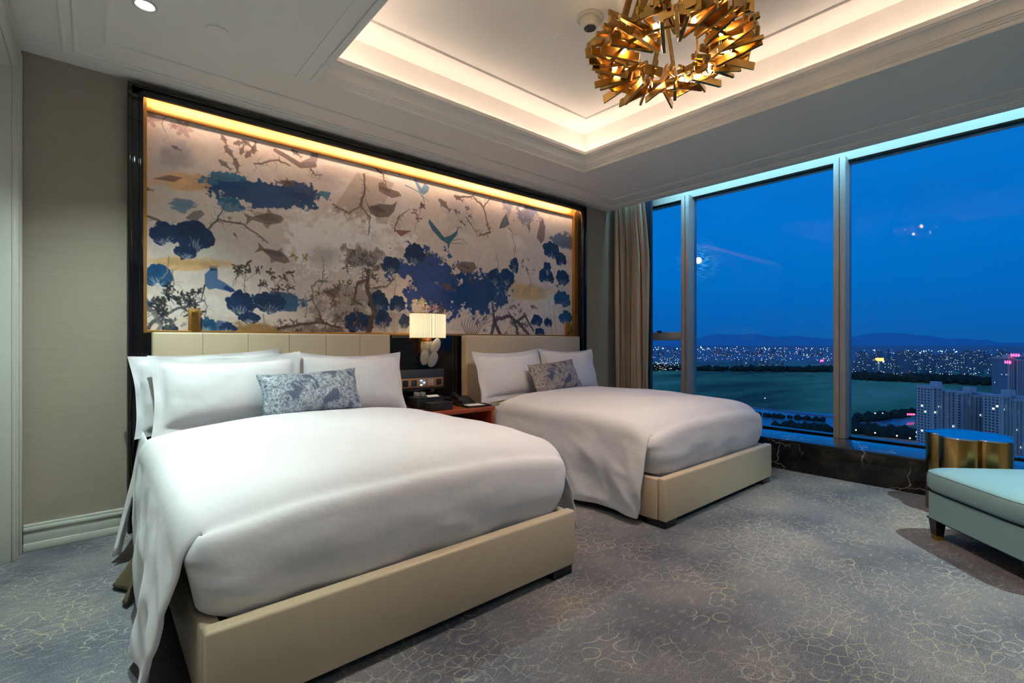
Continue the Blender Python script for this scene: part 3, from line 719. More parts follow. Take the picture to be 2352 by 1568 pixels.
    for u in (1168, 1195, 1260, 1290, 1270): stroke([(u, 690+(u % 7)*3), (u+8, 775)], (1, 1), (110, 100, 100), .7)
    # gnarled trees and leaf masses
    twig([(842, 770), (860, 720), (852, 690), (842, 655), (846, 620)], (8, 5), (92, 76, 70), .9, 4); twig([(846, 640), (820, 650), (812, 690), (830, 700)], (4, 2.5), (92, 76, 70), .9, 4); twig([(858, 660), (885, 660), (905, 640)], (3, 1.2), (100, 84, 74), .9, 4)
    twig([(640, 755), (690, 745), (740, 740), (780, 752)], (4, 3), (84, 70, 64), .9, 4); twig([(745, 740), (722, 700), (715, 660), (735, 640)], (1.8, 1), (104, 88, 80), .9, 4)
    twig([(1150, 770), (1135, 735), (1170, 725), (1195, 745), (1215, 770)], (7, 6), (74, 66, 72), .9, 6); twig([(1190, 770), (1182, 740), (1205, 725), (1225, 760)], (6, 4), (80, 70, 70), .9, 6)
    for k in range(9): 
        u = 1060+k*9; stroke([(1075+k*2, 775), (1070+k*6-10, 745), (u, 722+abs(k-4)*3)], (2, .9), (92, 80, 76), .8)
    for k in range(8): stroke([(1090-k*2, 655), (1092-k*3+rs.uniform(-12, 12), 590+k*4)], (1, .6), (90, 84, 76), .7)
    twig([(330, 765), (360, 730), (400, 712), (440, 700), (470, 690)], (4, 1.5), (84, 82, 86), .9, 5)
    leaves(340, 660, 470, 720, 130, 6, (52, 52, 58)); leaves(340, 730, 400, 765, 40, 5, (84, 84, 84)); leaves(595, 615, 670, 665, 90, 5, (88, 70, 66)); leaves(545, 598, 590, 625, 45, 5, (70, 66, 56)); leaves(675, 585, 705, 600, 20, 5, (150, 118, 78))
    leaves(790, 575, 880, 640, 170, 5, (84, 74, 72), .75); leaves(730, 640, 840, 740, 200, 5.5, (108, 88, 76), .8); leaves(640, 725, 800, 770, 140, 5, (104, 86, 80), .7)
    leaves(985, 588, 1060, 640, 60, 4, (80, 68, 64)); leaves(945, 470, 975, 505, 36, 5, (96, 82, 76)); leaves(1045, 475, 1090, 520, 36, 5, (104, 88, 80)); leaves(1170, 560, 1260, 640, 50, 3.5, (140, 116, 108), .7)
    leaves(940, 680, 1000, 735, 90, 5, (196, 156, 140)); leaves(950, 690, 985, 730, 40, 4, (222, 206, 186)); leaves(990, 700, 1020, 730, 30, 5, (130, 92, 82)); leaves(1020, 690, 1070, 725, 30, 2.5, (214, 214, 220), .9, False)
    leaves(1170, 700, 1210, 745, 60, 5, (120, 92, 92)); leaves(1110, 715, 1215, 770, 90, 4.5, (78, 70, 72), .7); leaves(930, 640, 960, 665, 20, 4, (190, 170, 160), .6)
    leaves(1120, 640, 1180, 700, 60, 3.5, (120, 140, 176), .7); leaves(1270, 640, 1318, 690, 50, 4, (60, 70, 84), .8)
    for (u, v, s) in ((610, 498, 30), (630, 580, 26), (655, 418, 16), (868, 480, 26), (1068, 612, 20), (885, 435, 20)):
        x, y = P(u, v); ell(x, y, s, s*.28, .15, (70, 58, 58), .45)
    for (u, v) in ((395, 640), (470, 700), (700, 700), (760, 680), (905, 650), (1180, 560), (1215, 640), (740, 610), (1140, 600), (660, 650), (560, 640)):
        twig([(u, v+30), (u+4, v+5), (u+rs.uniform(-8, 8), v-22)], (1.4, .6), (104, 90, 84), .8, 3)
    leaves(380, 655, 460, 700, 60, 5, (40, 42, 50)); leaves(1090, 700, 1160, 760, 50, 4, (60, 70, 100), .8); leaves(980, 640, 1040, 700, 26, 4, (120, 110, 130), .7)
    stroke([(330, 700), (352, 716), (370, 748), (352, 770)], (5, 3), (110, 110, 114), .8)
    img *= (.98+.32*n4[..., None]*.5+.16*n3[..., None])
    # mesh
    X = (MX0+np.arange(nw)*(MX1-MX0)/(nw-1)).astype(np.float32); Z = (MZ1-np.arange(nh)*(MZ1-MZ0)/(nh-1)).astype(np.float32)
    co = np.zeros((nh, nw, 3), np.float32); co[..., 0] = X[None]; co[..., 2] = Z[:, None]
    me = bpy.data.meshes.new('mural'); me.vertices.add(nw*nh); me.vertices.foreach_set('co', co.ravel())
    idx = np.arange(nw*nh, dtype=np.int32).reshape(nh, nw)
    q = np.stack([idx[:-1, :-1], idx[1:, :-1], idx[1:, 1:], idx[:-1, 1:]], -1).reshape(-1, 4); nf = len(q)
    me.loops.add(nf*4); me.loops.foreach_set('vertex_index', q.ravel())
    me.polygons.add(nf); me.polygons.foreach_set('loop_start', np.arange(0, nf*4, 4, dtype=np.int32))
    me.update(calc_edges=True)
    ca = me.color_attributes.new('paint', 'FLOAT_COLOR', 'POINT')
    rgba = np.ones((nw*nh, 4), np.float32); rgba[:, :3] = img.reshape(-1, 3); ca.data.foreach_set('color', rgba.ravel())
    m = pmat('painted_silk_wallpaper', (.5, .5, .5), .3, spec=.35); nt = m.node_tree; p = nt.nodes['Principled BSDF']
    at = nd(nt, 'ShaderNodeAttribute', attribute_name='paint'); lk(nt, at.outputs['Color'], p.inputs['Base Color'])
    o = link(bpy.data.objects.new('mural', me)); me.materials.append(m)
    o.location = (0, YM-.001, 0)
    return tag(o, 'chinoiserie wall mural of blue trees, cranes, fish and misty clouds behind the beds', 'mural')
make_mural()

# ------------------------------------------------------------------ beds
def nz(x, y, z, s=1.0): return mnoise.noise(Vector((x*s, y*s, z*s)))
BY0, BY1 = 1.70, 3.80
def make_bed(cx, shift, label):
    bed = empty('bed', (cx, BY1, 0), label=label, cat='bed')
    b = MB()
    b.box((cx-.815, BY1, .05), (cx+.815, BY1+.095, 1.26), .014, 3)
    b.build('headboard', M['cream_leather'], bed)
    b = MB()
    for k in ((-2, -1, 0, 1, 2) if cx < 2 else ()):
        x = cx+k*.272; b.box((x-.0010, BY1-.002, .5), (x+.0015, BY1+.004, 1.255))
    if cx > 2: b.bm.free()
    else: b.build('headboard_seam', pmat('seam_stitch', srgb(150, 138, 112), .8), bed, smooth=False)  # seams in a darker tan than the leather
    c = cx+shift; x0, x1 = c-.825, c+.825
    b = MB(); b.box((x0, BY0, .045), (x1, BY0+.06, .325), .012, 3); b.build('footboard', M['cream_leather'], bed)
    for a, d in ((x0, x0+.055), (x1-.055, x1)):
        b = MB(); b.box((a, BY0+.062, .045), (d, BY1-.002, .315), .010, 3); b.build('side_rail', M['cream_leather'], bed)
    b = MB(); b.box((x0+.055, BY0+.06, .07), (x1-.055, BY1-.005, .27)); b.build('base', M['black_matte'], bed, smooth=False)
    for a in (x0+.012, x1-.152):
        for y in (BY0+.012, BY1-.2):
            b = MB(); b.box((a, y, 0), (a+.14, y+.14, .046), .004); b.build('foot', M['black_gloss'], bed)
    # mattress: own thing lying in the frame
    b = MB(); b.box((c-.755, BY0+.085, .27), (c+.755, BY1-.01, .60), .05, 4)
    tag(b.build('mattress', M['linen']), 'white mattress under the duvet of the ' + ('nearer bed' if cx < 2 else 'bed by the window'), 'mattress')
    return c
def make_duvet(c, seed, label, left_flare, right_flare, yh=3.36, lz=.03, rz=.05, lean=(.24, .06), HW=.80):
    rnd = random.Random(seed); sx = rnd.uniform(0, 50)
    yf = BY0+.115
    prof_n = 17
    def top_z(x, y):     # x relative to centre
        e = abs(x)/HW
        ye = (y-yf)/(yh-yf)
        puff = .735 - .06*e**3.0 - .03*max(0, 1-ye*2.6)**2 + .012*math.sin(ye*3.1)
        puff += .010*nz(x*2+sx, y*2, 0, 1)+.006*nz(x*5+sx, y*5, 3, 1)
        return puff
    def side(s, v, sgn, y):    # v 0..1 down the side, returns x,z
        pass
    b = MB()
    NX, NS, NY = 44, 26, 64
    flare = {-1: left_flare, 1: right_flare}; hem = {-1: lz, 1: rz}
    def pt(i, j):
        y = yf+(yh-yf)*j/(NY-1); ye = j/(NY-1)
        if NS <= i < NS+NX:
            t = (i-NS)/(NX-1)*2-1; x = t*HW
            z = top_z(x, y)
            # head edge: rolled hem
            if ye > .97: z -= .02*(ye-.97)/.03
            if .90 < ye < .925: z -= .009
            # soft shoulder near foot
            if ye < .12:
                q = 1-ye/.12; z -= .07*q*q*q*.9
                y2 = y
            return Vector((c+x, y, z))
        sgn = -1 if i < NS else 1
        k = (NS-1-i) if i < NS else (i-NS-NX); v = (k+1)/NS
        z0 = pt_edge(sgn, j).z
        drop = z0-hem[sgn]
        # rounded shoulder then hang
        a = min(1, v/.20); x = HW+.075*math.sin(a*math.pi/2); z = z0-.10*(1-math.cos(a*math.pi/2))
        if v > .20:
            w = (v-.20)/.80
            hz = hem[sgn]+.05*max(0, nz(y*1.3+sx, sgn, 2))+.02*ye
            z = z0-.10+(hz-(z0-.10))*w
            fl = flare[sgn](ye)
            fold = math.sin(y*9+sx+1.3*math.sin(y*3))*.020+math.sin(y*17+sx*2)*.007
            x += .02*math.sin(w*math.pi)+fl*w**1.4+fold*w**1.2+.010*nz(y*4, w*4, sx)
            # front free edge leans outwards/back
            if ye < .45: y = y+lean[0 if sgn < 0 else 1]*w**2.3*(1-ye/.45)
            x += .012*math.sin(y*31+w*7+sx)*w*(1-ye)*.5+.012*(1-abs(nz(y*3.5+w*2.2, w*1.6-y, sx+5))*2)**3*min(1, w*3)
            y += .01*w*nz(y*3, w*3, 7+sx)
        else:
            z += 0
        if ye < .12 :
            q = 1-ye/.12; x -= .02*q*q*(1-min(1, v/.3))
        return Vector((c+sgn*x, y, z))
    def pt_edge(sgn, j): return pt(NS if sgn < 0 else NS+NX-1, j)
    N = NX+2*NS
    g = [[b.bm.verts.new(pt(i, j)) for j in range(NY)] for i in range(N)]
    for i in range(N-1):
        for j in range(NY-1): b.bm.faces.new((g[i][j], g[i+1][j], g[i+1][j+1], g[i][j+1]))
    # foot fall, tucked behind the footboard
    NF = 20; prev = [g[NS+i][0] for i in range(NX)]; wrap = {-1: [], 1: []}
    for k in range(1, NF):
        v = k/(NF-1); row = []
        for i in range(NX):
            t = i/(NX-1)*2-1; p0 = g[NS+i][0].co
            a = min(1, v/.28)
            zz = p0.z-.075*(1-math.cos(a*math.pi/2))-.001*k; yy = p0.y-.055*math.sin(a*math.pi/2)
            if v > .28:
                w = (v-.28)/.72; zz = p0.z-.075-(p0.z-.075-.285)*w
                yy += -.022*math.sin(w*math.pi*.8)+.045*w*w+.006*nz(t*4+sx, w*3, 9)+.006*math.sin(t*11+w*2+sx)*w-.010*(1-abs(nz(t*2.5+w*1.5, w*3.2-t, sx+8))*2)**4*w
            e = abs(t); xx = p0.x
            if e > .9: yy += .05*((e-.9)/.1)**2*min(1, v*2.5)
            # the corners fill out under the side drop, then draw in above the footboard
            xx = p0.x+math.copysign(1, t)*max(0, (e-.55)/.45)**2*(.050*min(1, v*3.5)-.040*max(0, v-.3)/.7)
            zz += .045*max(0, e-.8)/.2*v
            row.append(b.bm.verts.new((xx, yy, zz)))
        for i in range(NX-1): b.bm.faces.new((prev[i], prev[i+1], row[i+1], row[i]))
        prev = row
        for sg, vv in ((-1, row[0]), (1, row[-1])):
            wrap[sg].append([vv]+[b.bm.verts.new((vv.co.x+sg*(.004-.006*q), vv.co.y+.07*q, vv.co.z)) for q in (1, 2, 3)])
    for sg in (-1, 1):
        for r0, r1 in zip(wrap[sg], wrap[sg][1:]):
            for q in range(3): b.bm.faces.new((r0[q], r0[q+1], r1[q+1], r1[q]))
    o = b.build('duvet', M['linen'], solid=.018, ang=180); o.modifiers[0].offset = -1
    md = o.modifiers.new('smooth', 'SUBSURF'); md.levels = 1; md.render_levels = 1
    return tag(o, label, 'duvet')
c1 = make_bed(1.105, -.025, 'cream leather bed nearest the camera, with a panelled headboard')
c2 = make_bed(3.525, .06, 'cream leather bed by the window, beyond the nightstand')
make_duvet(c1, 1, 'white duvet on the nearer bed, hanging to the carpet at its left side', lambda y: .015+.07*max(0, 1-y*1.6), lambda y: .03+.10*max(0, 1-y*2.5), lz=.02, rz=.13, HW=.815, lean=(.13, .05))
make_duvet(c2, 2, 'white duvet on the bed by the window', lambda y: .015+.02*y, lambda y: .01, lz=.03, rz=.36, lean=(.05, .02), HW=.80)
# loose sheet and brown blanket corners at the left side of the near bed
def flap(name, mtl, pts, label, cat, wob=.012, th=.006):
    b = MB(); A, B, D, E = [Vector(p) for p in pts]   # top-back, top-front, bottom-front, bottom-back
    def f(u, v):
        p = (A.lerp(B, u)).lerp(E.lerp(D, u), v); p.x += wob*math.sin(u*9+v*3)*v; return p
    b.grid(f, 22, 16); return tag(b.build(name, mtl, solid=th, ang=180), label, cat)
flap('bed_sheet', M['linen'], ((.235, 3.76, .66), (.232, 3.30, .66), (.115, 3.36, .06), (.10, 3.42, .03)), 'white sheet corner hanging down behind the nearer duvet, beside the black surround', 'bed sheet', .014)
flap('blanket', M['brown_cloth'], ((.225, 3.16, .24), (.19, 2.86, .24), (.13, 2.78, .02), (.09, 3.10, .02)), 'brown blanket corner poking out from under the left side of the nearer duvet', 'blanket', .02)

# ------------------------------------------------------------------ pillows
def make_pillow(name, mtl, w, h, T, loc, tilt, rz, label, cat, group=None, flange=.035, seed=0, roll=0, sag=.0):
    """lies in its own xz plane, y thickness; tilt leans the top back"""
    b = MB(); rnd = random.Random(seed); s0 = rnd.uniform(0, 90)
    nu, nv = 46, 34
    def surf(side):
        g = []
        for i in range(nu):
            row = []
            for j in range(nv):
                a = i/(nu-1)*2-1; c = j/(nv-1)*2-1
                # dense near borders
                a = math.copysign(abs(a)**.85, a); c = math.copysign(abs(c)**.85, c)
                fx = flange/(w/2); fz = flange/(h/2)
                ia = min(1, abs(a)/(1-fx)); ic = min(1, abs(c)/(1-fz))
                t = T/2*((1-ia**2.6)**.55)*((1-ic**2.4)**.55) if ia < 1 and ic < 1 else 0
                # corners pulled out, edges sucked in
                x = a*w/2*(1-.055*(1-c*c)*abs(a)**3); z = c*h/2*(1-.07*(1-a*a)*abs(c)**3)
                z += -sag*(1-a*a)*(1 if c > 0 else .2)*max(0, c)
                wr = .008*nz(a*3+s0, c*3, side)+.005*nz(a*8+s0, c*6, side*2)
                t2 = t+(wr*(ia*ic*.6+.4) if t > .001 else 0)
                edge = .006*math.sin(c*7+s0)*max(0, abs(a)-.9)*10+.005*math.sin(a*9+s0)*max(0, abs(c)-.9)*10
                row.append((x, side*max(t2, .0015)+edge, z))
            g.append(row)
        return g
    for side in (-1, 1):
        G = surf(side); V = [[b.bm.verts.new(p) for p in r] for r in G]
        for i in range(nu-1):
            for j in range(nv-1):
                q = (V[i][j], V[i+1][j], V[i+1][j+1], V[i][j+1]); b.bm.faces.new(q if side < 0 else q[::-1])
        if side < 0: V0 = V
        else:
            bd = lambda V: [V[i][0] for i in range(nu)]+[V[nu-1][j] for j in range(1, nv)]+[V[i][nv-1] for i in range(nu-2, -1, -1)]+[V[0][j] for j in range(nv-2, 0, -1)]
            A, B = bd(V0), bd(V)
            for k in range(len(A)): b.bm.faces.new((A[k], B[k], B[(k+1) % len(A)], A[(k+1) % len(A)]))
    Mx = Matrix.Rotation(rz, 4, 'Z') @ Matrix.Rotation(tilt, 4, 'X') @ Matrix.Rotation(roll, 4, 'Y')
    bmesh.ops.transform(b.bm, matrix=Mx, verts=b.bm.verts)
    o = b.build(name, mtl, ang=60); o.location = loc
    return tag(o, label, cat, group)
# tilt negative X rotation leans top toward +Y
T1 = R(-16)
make_pillow('pillow', M['linen'], .88, .50, .17, (.615, 3.71, .885), R(-12), R(4), 'white flanged pillow leaning on the near headboard, behind the front left pillow', 'pillow', seed=3, roll=R(-2.5))
make_pillow('pillow', M['linen'], .88, .50, .18, (.695, 3.55, .885), R(-17), 0, 'white pillow at the front left of the nearer bed, next to the black surround', 'pillow', seed=1, roll=R(-1), sag=.015, flange=.055)
make_pillow('pillow', M['linen'], .84, .50, .19, (1.515, 3.60, .88), R(-16), 0, 'white pillow on the right half of the nearer bed, beside the nightstand', 'pillow', seed=2, roll=R(1.0), sag=.02)
make_pillow('pillow', M['linen'], .86, .50, .19, (3.09, 3.58, .88), R(-16), 0, 'white pillow on the left half of the window bed, beside the nightstand', 'pillow', seed=4, roll=R(-1.5), sag=.02, flange=.055)
make_pillow('pillow', M['linen'], .86, .50, .19, (3.95, 3.60, .88), R(-15), 0, 'white pillow on the right half of the window bed, nearest the curtain', 'pillow', seed=5, roll=R(1), sag=.02)
make_pillow('cushion', M['brocade_blue'], .66, .30, .15, (1.13, 3.37, .86), R(-24), 0, 'blue and silver brocade lumbar cushion on the nearer bed', 'cushion', flange=.004, seed=6, roll=R(-2))
make_pillow('cushion', M['brocade_grey'], .66, .30, .15, (3.48, 3.37, .86), R(-24), 0, 'taupe and navy brocade lumbar cushion on the window bed', 'cushion', flange=.004, seed=7, roll=R(-4))

# ------------------------------------------------------------------ nightstand and what stands on it
NZ = .63
n = empty('nightstand', (2.34, 3.6, 0), label='red-brown wooden nightstand between the two beds', cat='nightstand')
x0, x1, y0, y1 = 1.975, 2.70, 3.35, 3.92
b = MB(); b.box((x0, y0, NZ-.035), (x1, y1, NZ), .005); b.build('top', M['wood'], n)
b = MB(); b.box((x0+.01, y0+.01, 0), (x0+.035, y1, NZ-.035), .002); b.build('side_panel', M['wood'], n)
b = MB(); b.box((x1-.035, y0+.01, 0), (x1-.01, y1, NZ-.035), .002); b.build('side_panel', M['wood'], n)
b = MB(); b.box((x0+.035, y1-.02, 0), (x1-.035, y1, NZ-.035)); b.build('back_panel', M['dark_wood'], n, smooth=False)
b = MB(); b.box((x0+.035, y0+.03, .30), (x1-.035, y1-.02, .32), .002); b.build('shelf', M['wood'], n)
dr = None
b = MB(); b.box((x0+.04, y0+.015, .05), (x1-.04, y0+.035, .295), .003); dr = b.build('drawer', M['wood'], n)
b = MB(); b.tube([(2.28, y0+.015, .18), (2.28, y0-.005, .18), (2.40, y0-.005, .18), (2.40, y0+.015, .18)], .004); b.build('handle', M['brass'], dr)
# tissue box
P1 = on_z(972, 940, NZ)
t = empty('tissue_box', (2.185, 3.66, NZ), label='larger black leather box at the back of the nightstand', cat='box')
b = MB(); b.box((2.06, 3.60, NZ), (2.32, 3.76, NZ+.085), .004); b.build('box_body', M['black_leather'], t)
b = MB(); b.box((2.057, 3.597, NZ+.082), (2.323, 3.763, NZ+.095), .003); b.build('lid', M['black_leather'], t)
t = empty('leather_case', (2.16, 3.48, NZ), label='smaller black leather case in front of the larger box on the nightstand', cat='box')
b = MB(); b.box((2.09, 3.42, NZ), (2.30, 3.53, NZ+.055), .004); b.build('case_body', M['black_leather'], t)
b = MB(); b.box((2.087, 3.417, NZ+.053), (2.303, 3.533, NZ+.066), .003); b.build('lid', M['black_leather'], t)
b = MB(); b.box((-.055, -.002, 0), (.055, 0, .04), M=Matrix.Translation((2.215, 3.585, NZ+.0955)) @ Matrix.Rotation(R(-70), 4, 'X'))
o = b.build('card', M['white_paper'], smooth=False); tag(o, 'small white card lying on the black box on the nightstand', 'card')
for k, x in enumerate((2.125, 2.185)):
    g = empty('glass_jar', (x, 3.72, NZ+.095), label='small clear glass jar on the black box, ' + ('left' if k == 0 else 'right') + ' one of the pair', cat='glass jar')
    b = MB(); b.lathe([(.001, 0), (.022, 0), (.026, .006), (.027, .03), (.021, .036), (.019, .030), (.018, .008), (.001, .006)], (x, 3.72, NZ+.095), 20); b.build('jar', M['disc_glass'], g)
# telephone
ph = empty('telephone', (2.54, 3.62, NZ), R(-12), label='black desk telephone at the back right of the nightstand', cat='telephone')
b = MB(); b.prism([(-.09, -.10), (.09, -.10), (.09, .10), (-.09, .10)], 0, .02, bev=.004)
wed = Matrix.Rotation(R(14), 4, 'X'); b.box((-.088, -.09, .015), (.088, .10, .038), .008, M=Matrix.Translation((0, 0, .012)) @ wed)
b.build('phone_body', M['black_plastic'], ph, world=False)
b = MB(); b.box((-.082, -.09, .045), (-.036, .10, .072), .012, 3, M=Matrix.Translation((0, 0, .018)) @ wed); b.box((-.084, -.092, .036), (-.034, -.04, .06), .010, M=Matrix.Translation((0, 0, .018)) @ wed); b.box((-.084, .05, .036), (-.034, .102, .06), .010, M=Matrix.Translation((0, 0, .018)) @ wed)
b.build('handset', M['black_plastic'], ph, world=False)
for r_ in range(4):
    for q in range(3):
        b = MB(); b.box((-.02+q*.026, -.06+r_*.028, .039), (-.002+q*.026, -.044+r_*.028, .044), .001, M=Matrix.Translation((0, 0, .012)) @ wed); b.build('key', M['console'], ph, world=False)
pts = [(-.075+.004*math.cos(k*1.2)-.0016*k*.9, .085+.0012*k-.02*math.sin(k/40*3.1), .008+.004*math.sin(k*1.2)+.10*(k/60)**3) for k in range(61)]
b = MB(); b.tube(pts, .002, 6).build('cord', M['black_plastic'], ph, world=False)
# notepad tray
tr = empty('notepad_tray', (2.56, 3.45, NZ), R(-6), label='dark tray with a white notepad at the front right of the nightstand', cat='tray')
b = MB(); b.box((-.12, -.07, 0), (.12, .07, .008), .002); b.box((-.12, -.07, .008), (-.114, .07, .016)); b.box((.114, -.07, .008), (.12, .07, .016)); b.box((-.12, -.07, .008), (.12, -.064, .016)); b.box((-.12, .064, .008), (.12, .07, .016)); b.build('tray', M['black_leather'], tr, world=False)
b = MB(); b.box((-.09, -.055, .008), (.06, .055, .017), .001); b.build('pad', M['white_paper'], tr, world=False, smooth=False)
b = MB(); b.cyl((.085, 0, .013), .004, .11, 10, 'y'); b.build('pen', M['black_plastic'], tr, world=False)

# ------------------------------------------------------------------ bedside console
YC = YF+.055
cn = empty('bedside_console', (2.22, YC, .77), label='dark grey control console with a copper switch plate above the nightstand', cat='control panel')
b = MB(); b.box((1.985, YC-.06, .765), (2.50, YC, .945), .006); b.build('housing', M['console'], cn)
b = MB(); b.box((2.045, YC-.068, .785), (2.485, YC-.06, .87), .002); pl = b.build('copper_plate', M['copper'], cn)
for k, x in enumerate((2.092, 2.178, 2.265, 2.348, 2.435)):
    if k in (0, 4, 1):
        b = MB(); b.box((x-.027, YC-.072, .80), (x+.027, YC-.067, .855), .002); b.box((x-.012, YC-.074, .818), (x+.012, YC-.071, .837), .001); b.build('socket', M['black_plastic'] if k != 1 else M['console'], cn)
    else:
        for i in range(2):
            for j in range(3):
                on = (k == 2)
                b = MB(); xx_ = x-.015+i*.03; zz_ = .807+j*.02
                b.box((xx_-.011, YC-.073, zz_-.006), (xx_+.011, YC-.067, zz_+.008), .001)
                o = b.build('switch_button', emat('switch_glow', srgb(150, 200, 255), 1.5) if (on and (i+j) % 2 == 0) else M['white_plastic'], cn)

# ------------------------------------------------------------------ wall lamp
LX, LYc = 2.262, 3.76
lp = empty('wall_lamp', (LX, YC, 1.25), label='wall lamp with a pleated white shade and clear glass petals between the headboards', cat='lamp')
shade_m = bpy.data.materials.new('pleated_silk_shade'); shade_m.use_nodes = True; nt = shade_m.node_tree
p = nt.nodes['Principled BSDF']; p.inputs['Base Color'].default_value = (*srgb(240, 228, 200), 1); p.inputs['Roughness'].default_value = .72
p.inputs['Emission Color'].default_value = (*srgb(255, 236, 190), 1); p.inputs['Emission Strength'].default_value = .72
b = MB()
def shp(a, r):  # oval outline, flattened at the back
    return (LX+.168*r*math.copysign(abs(math.cos(a))**.75, math.cos(a)), LYc+.085*r*math.copysign(abs(math.sin(a))**.8, math.sin(a)))
NP = 240
rows = []
for z in (1.232, 1.30, 1.37, 1.445):
    rows.append([b.bm.verts.new((*shp(2*math.pi*k/NP, 1+(.014 if k % 4 < 2 else -.012)), z)) for k in range(NP)])
pleat = [(1.0 if k % 4 < 2 else .45) for k in range(NP)]*4
for a, d in zip(rows, rows[1:]):
    for k in range(NP): b.bm.faces.new((a[k], a[(k+1) % NP], d[(k+1) % NP], d[k]))
sh = b.build('lamp_shade', shade_m, lp, solid=.0015)
ca = sh.data.color_attributes.new('pleat', 'FLOAT_COLOR', 'POINT')
for k, q in enumerate(pleat): ca.data[k].color = (q, q, q, 1)
at = nd(nt, 'ShaderNodeAttribute', attribute_name='pleat'); lk(nt, mth(nt, 'MULTIPLY', at.outputs['Fac'], .74), p.inputs['Emission Strength'])
for z in (1.230, 1.446):
    b = MB(); b.tube([(*shp(2*math.pi*k/64, 1.02), z) for k in range(64)], .003, 6, closed=True); b.build('shade_rim', M['brass'], lp)
b = MB(); b.box((LX-.0, YC-.05, 1.09), (LX+.11, YC, 1.25), .003); b.box((LX-.015, LYc-.01, 1.20), (LX+.015, YC-.03, 1.23), .002); b.cyl((LX, LYc, 1.25), .012, .08, 16)
b.build('backplate', M['gold_trim'], lp)
b = MB(); b.sph((LX, LYc, 1.33), .028, (1, 1, 1.5)); b.build('bulb', emat('lamp_bulb', srgb(255, 225, 175), 28.0), lp)
for (dx, dz, rot, ph_) in ((.02, 1.15, -6, 0), (.078, 1.128, 12, .012), (.118, 1.16, 24, -.012), (.018, 1.055, -4, .006), (.095, 1.035, 24, -.006)):
    b = MB()
    Mx = Matrix.Translation((LX+dx, YC-.085+ph_*1.5, dz)) @ Matrix.Rotation(R(rot), 4, 'Y') @ Matrix.Rotation(R(8), 4, 'X')
    vsn = []
    for rr, yy_ in ((0, -.010), (.5, -.009), (.85, -.006), (1, 0), (.85, .004), (.5, .006), (0, .006)):
        if rr == 0: vsn.append([b.bm.verts.new(Mx @ Vector((0, yy_, 0)))]); continue
        vsn.append([b.bm.verts.new(Mx @ Vector((.048*rr*math.cos(2*math.pi*k/36), yy_, .074*rr*math.sin(2*math.pi*k/36)))) for k in range(36)])
    for a, d in zip(vsn, vsn[1:]):
        for k in range(36):
            if len(a) == 1: b.bm.faces.new((a[0], d[k], d[(k+1) % 36]))
            elif len(d) == 1: b.bm.faces.new((a[k], d[0], a[(k+1) % 36]))
            else: b.bm.faces.new((a[k], d[k], d[(k+1) % 36], a[(k+1) % 36]))
    pe = b.build('glass_petal', M['disc_glass'], lp, ang=180)
    b = MB(); b.cyl((LX+dx, YC-.03, dz), .005, .09, 10, 'y'); b.build('petal_pin', M['brass'], lp)

# brass reading lights over the headboards
for (x, lab) in ((.535, 'small brass reading light on the mural above the left end of the near headboard'), (4.30, 'small brass reading light on the mural above the right end of the far headboard')):
    rl = empty('reading_light', (x, YM, 1.28), label=lab, cat='reading light', group=None)
    b = MB(); b.box((x-.035, YM-.03, 1.275), (x+.035, YM, 1.425), .004); b.build('backplate', M['gold_trim'], rl)
    b = MB(); b.box((x-.020, YM-.062, 1.29), (x+.020, YM-.035, 1.41), .006, 3); b.build('lamp_head', M['brass'], rl)

# ------------------------------------------------------------------ ottoman
ott = empty('ottoman', (3.87, .13, 0), math.atan2(.49, .50)+0, label='pale teal leather ottoman with dark tapered legs', cat='ottoman')
# local x runs along the near-left side direction (B->A), local y perpendicular
LA, LB = .37, .36
b = MB(); b.prism([(-LA+.03, -LB+.03), (LA-.03, -LB+.03), (LA-.03, LB-.03), (-LA+.03, LB-.03)], .13, .288); 
bmesh.ops.bevel(b.bm, geom=[e for e in b.bm.edges if abs(e.verts[0].co.z-e.verts[1].co.z) > .1], offset=.04, segments=5, profile=.5, affect='EDGES')
b.build('seat_base', M['teal_leather'], ott, world=False)
b = MB()
def cush(u, v): pass
N = 60
def sq(a, r, p=.28): return (r*LA*math.copysign(abs(math.cos(a))**p, math.cos(a)), r*LB*math.copysign(abs(math.sin(a))**p, math.sin(a)))
rings = []
for r, z in ((.90, .302), (.965, .306), (1, .325), (1.005, .36), (1.0, .395), (.975, .415), (.93, .425), (.8, .436), (.6, .445), (.4, .450), (.2, .452)):
    rings.append([b.bm.verts.new((*sq(2*math.pi*k/N, r, .30 if r > .9 else .4+.5*(1-r)), z)) for k in range(N)])
for a, d in zip(rings, rings[1:]):
    for k in range(N): b.bm.faces.new((a[k], a[(k+1) % N], d[(k+1) % N], d[k]))
b.bm.faces.new(rings[0][::-1]); b.bm.faces.new(rings[-1])
cu = b.build('seat_cushion', M['teal_leather'], ott, world=False, ang=70)
b = MB(); b.tube([(*sq(2*math.pi*k/80, .985, .30), .411) for k in range(80)], .0022, 6, closed=True); b.build('piping', pmat('teal_piping', srgb(96, 122, 122), .5), cu, world=False)
b = MB(); b.box((-LA+.035, -LB+.035, .290), (LA-.035, LB-.035, .306)); b.box((-LA+.035, -LB+.035, .122), (LA-.035, LB-.035, .132)); b.build('shadow_gap', M['black_matte'], ott, world=False, smooth=False)
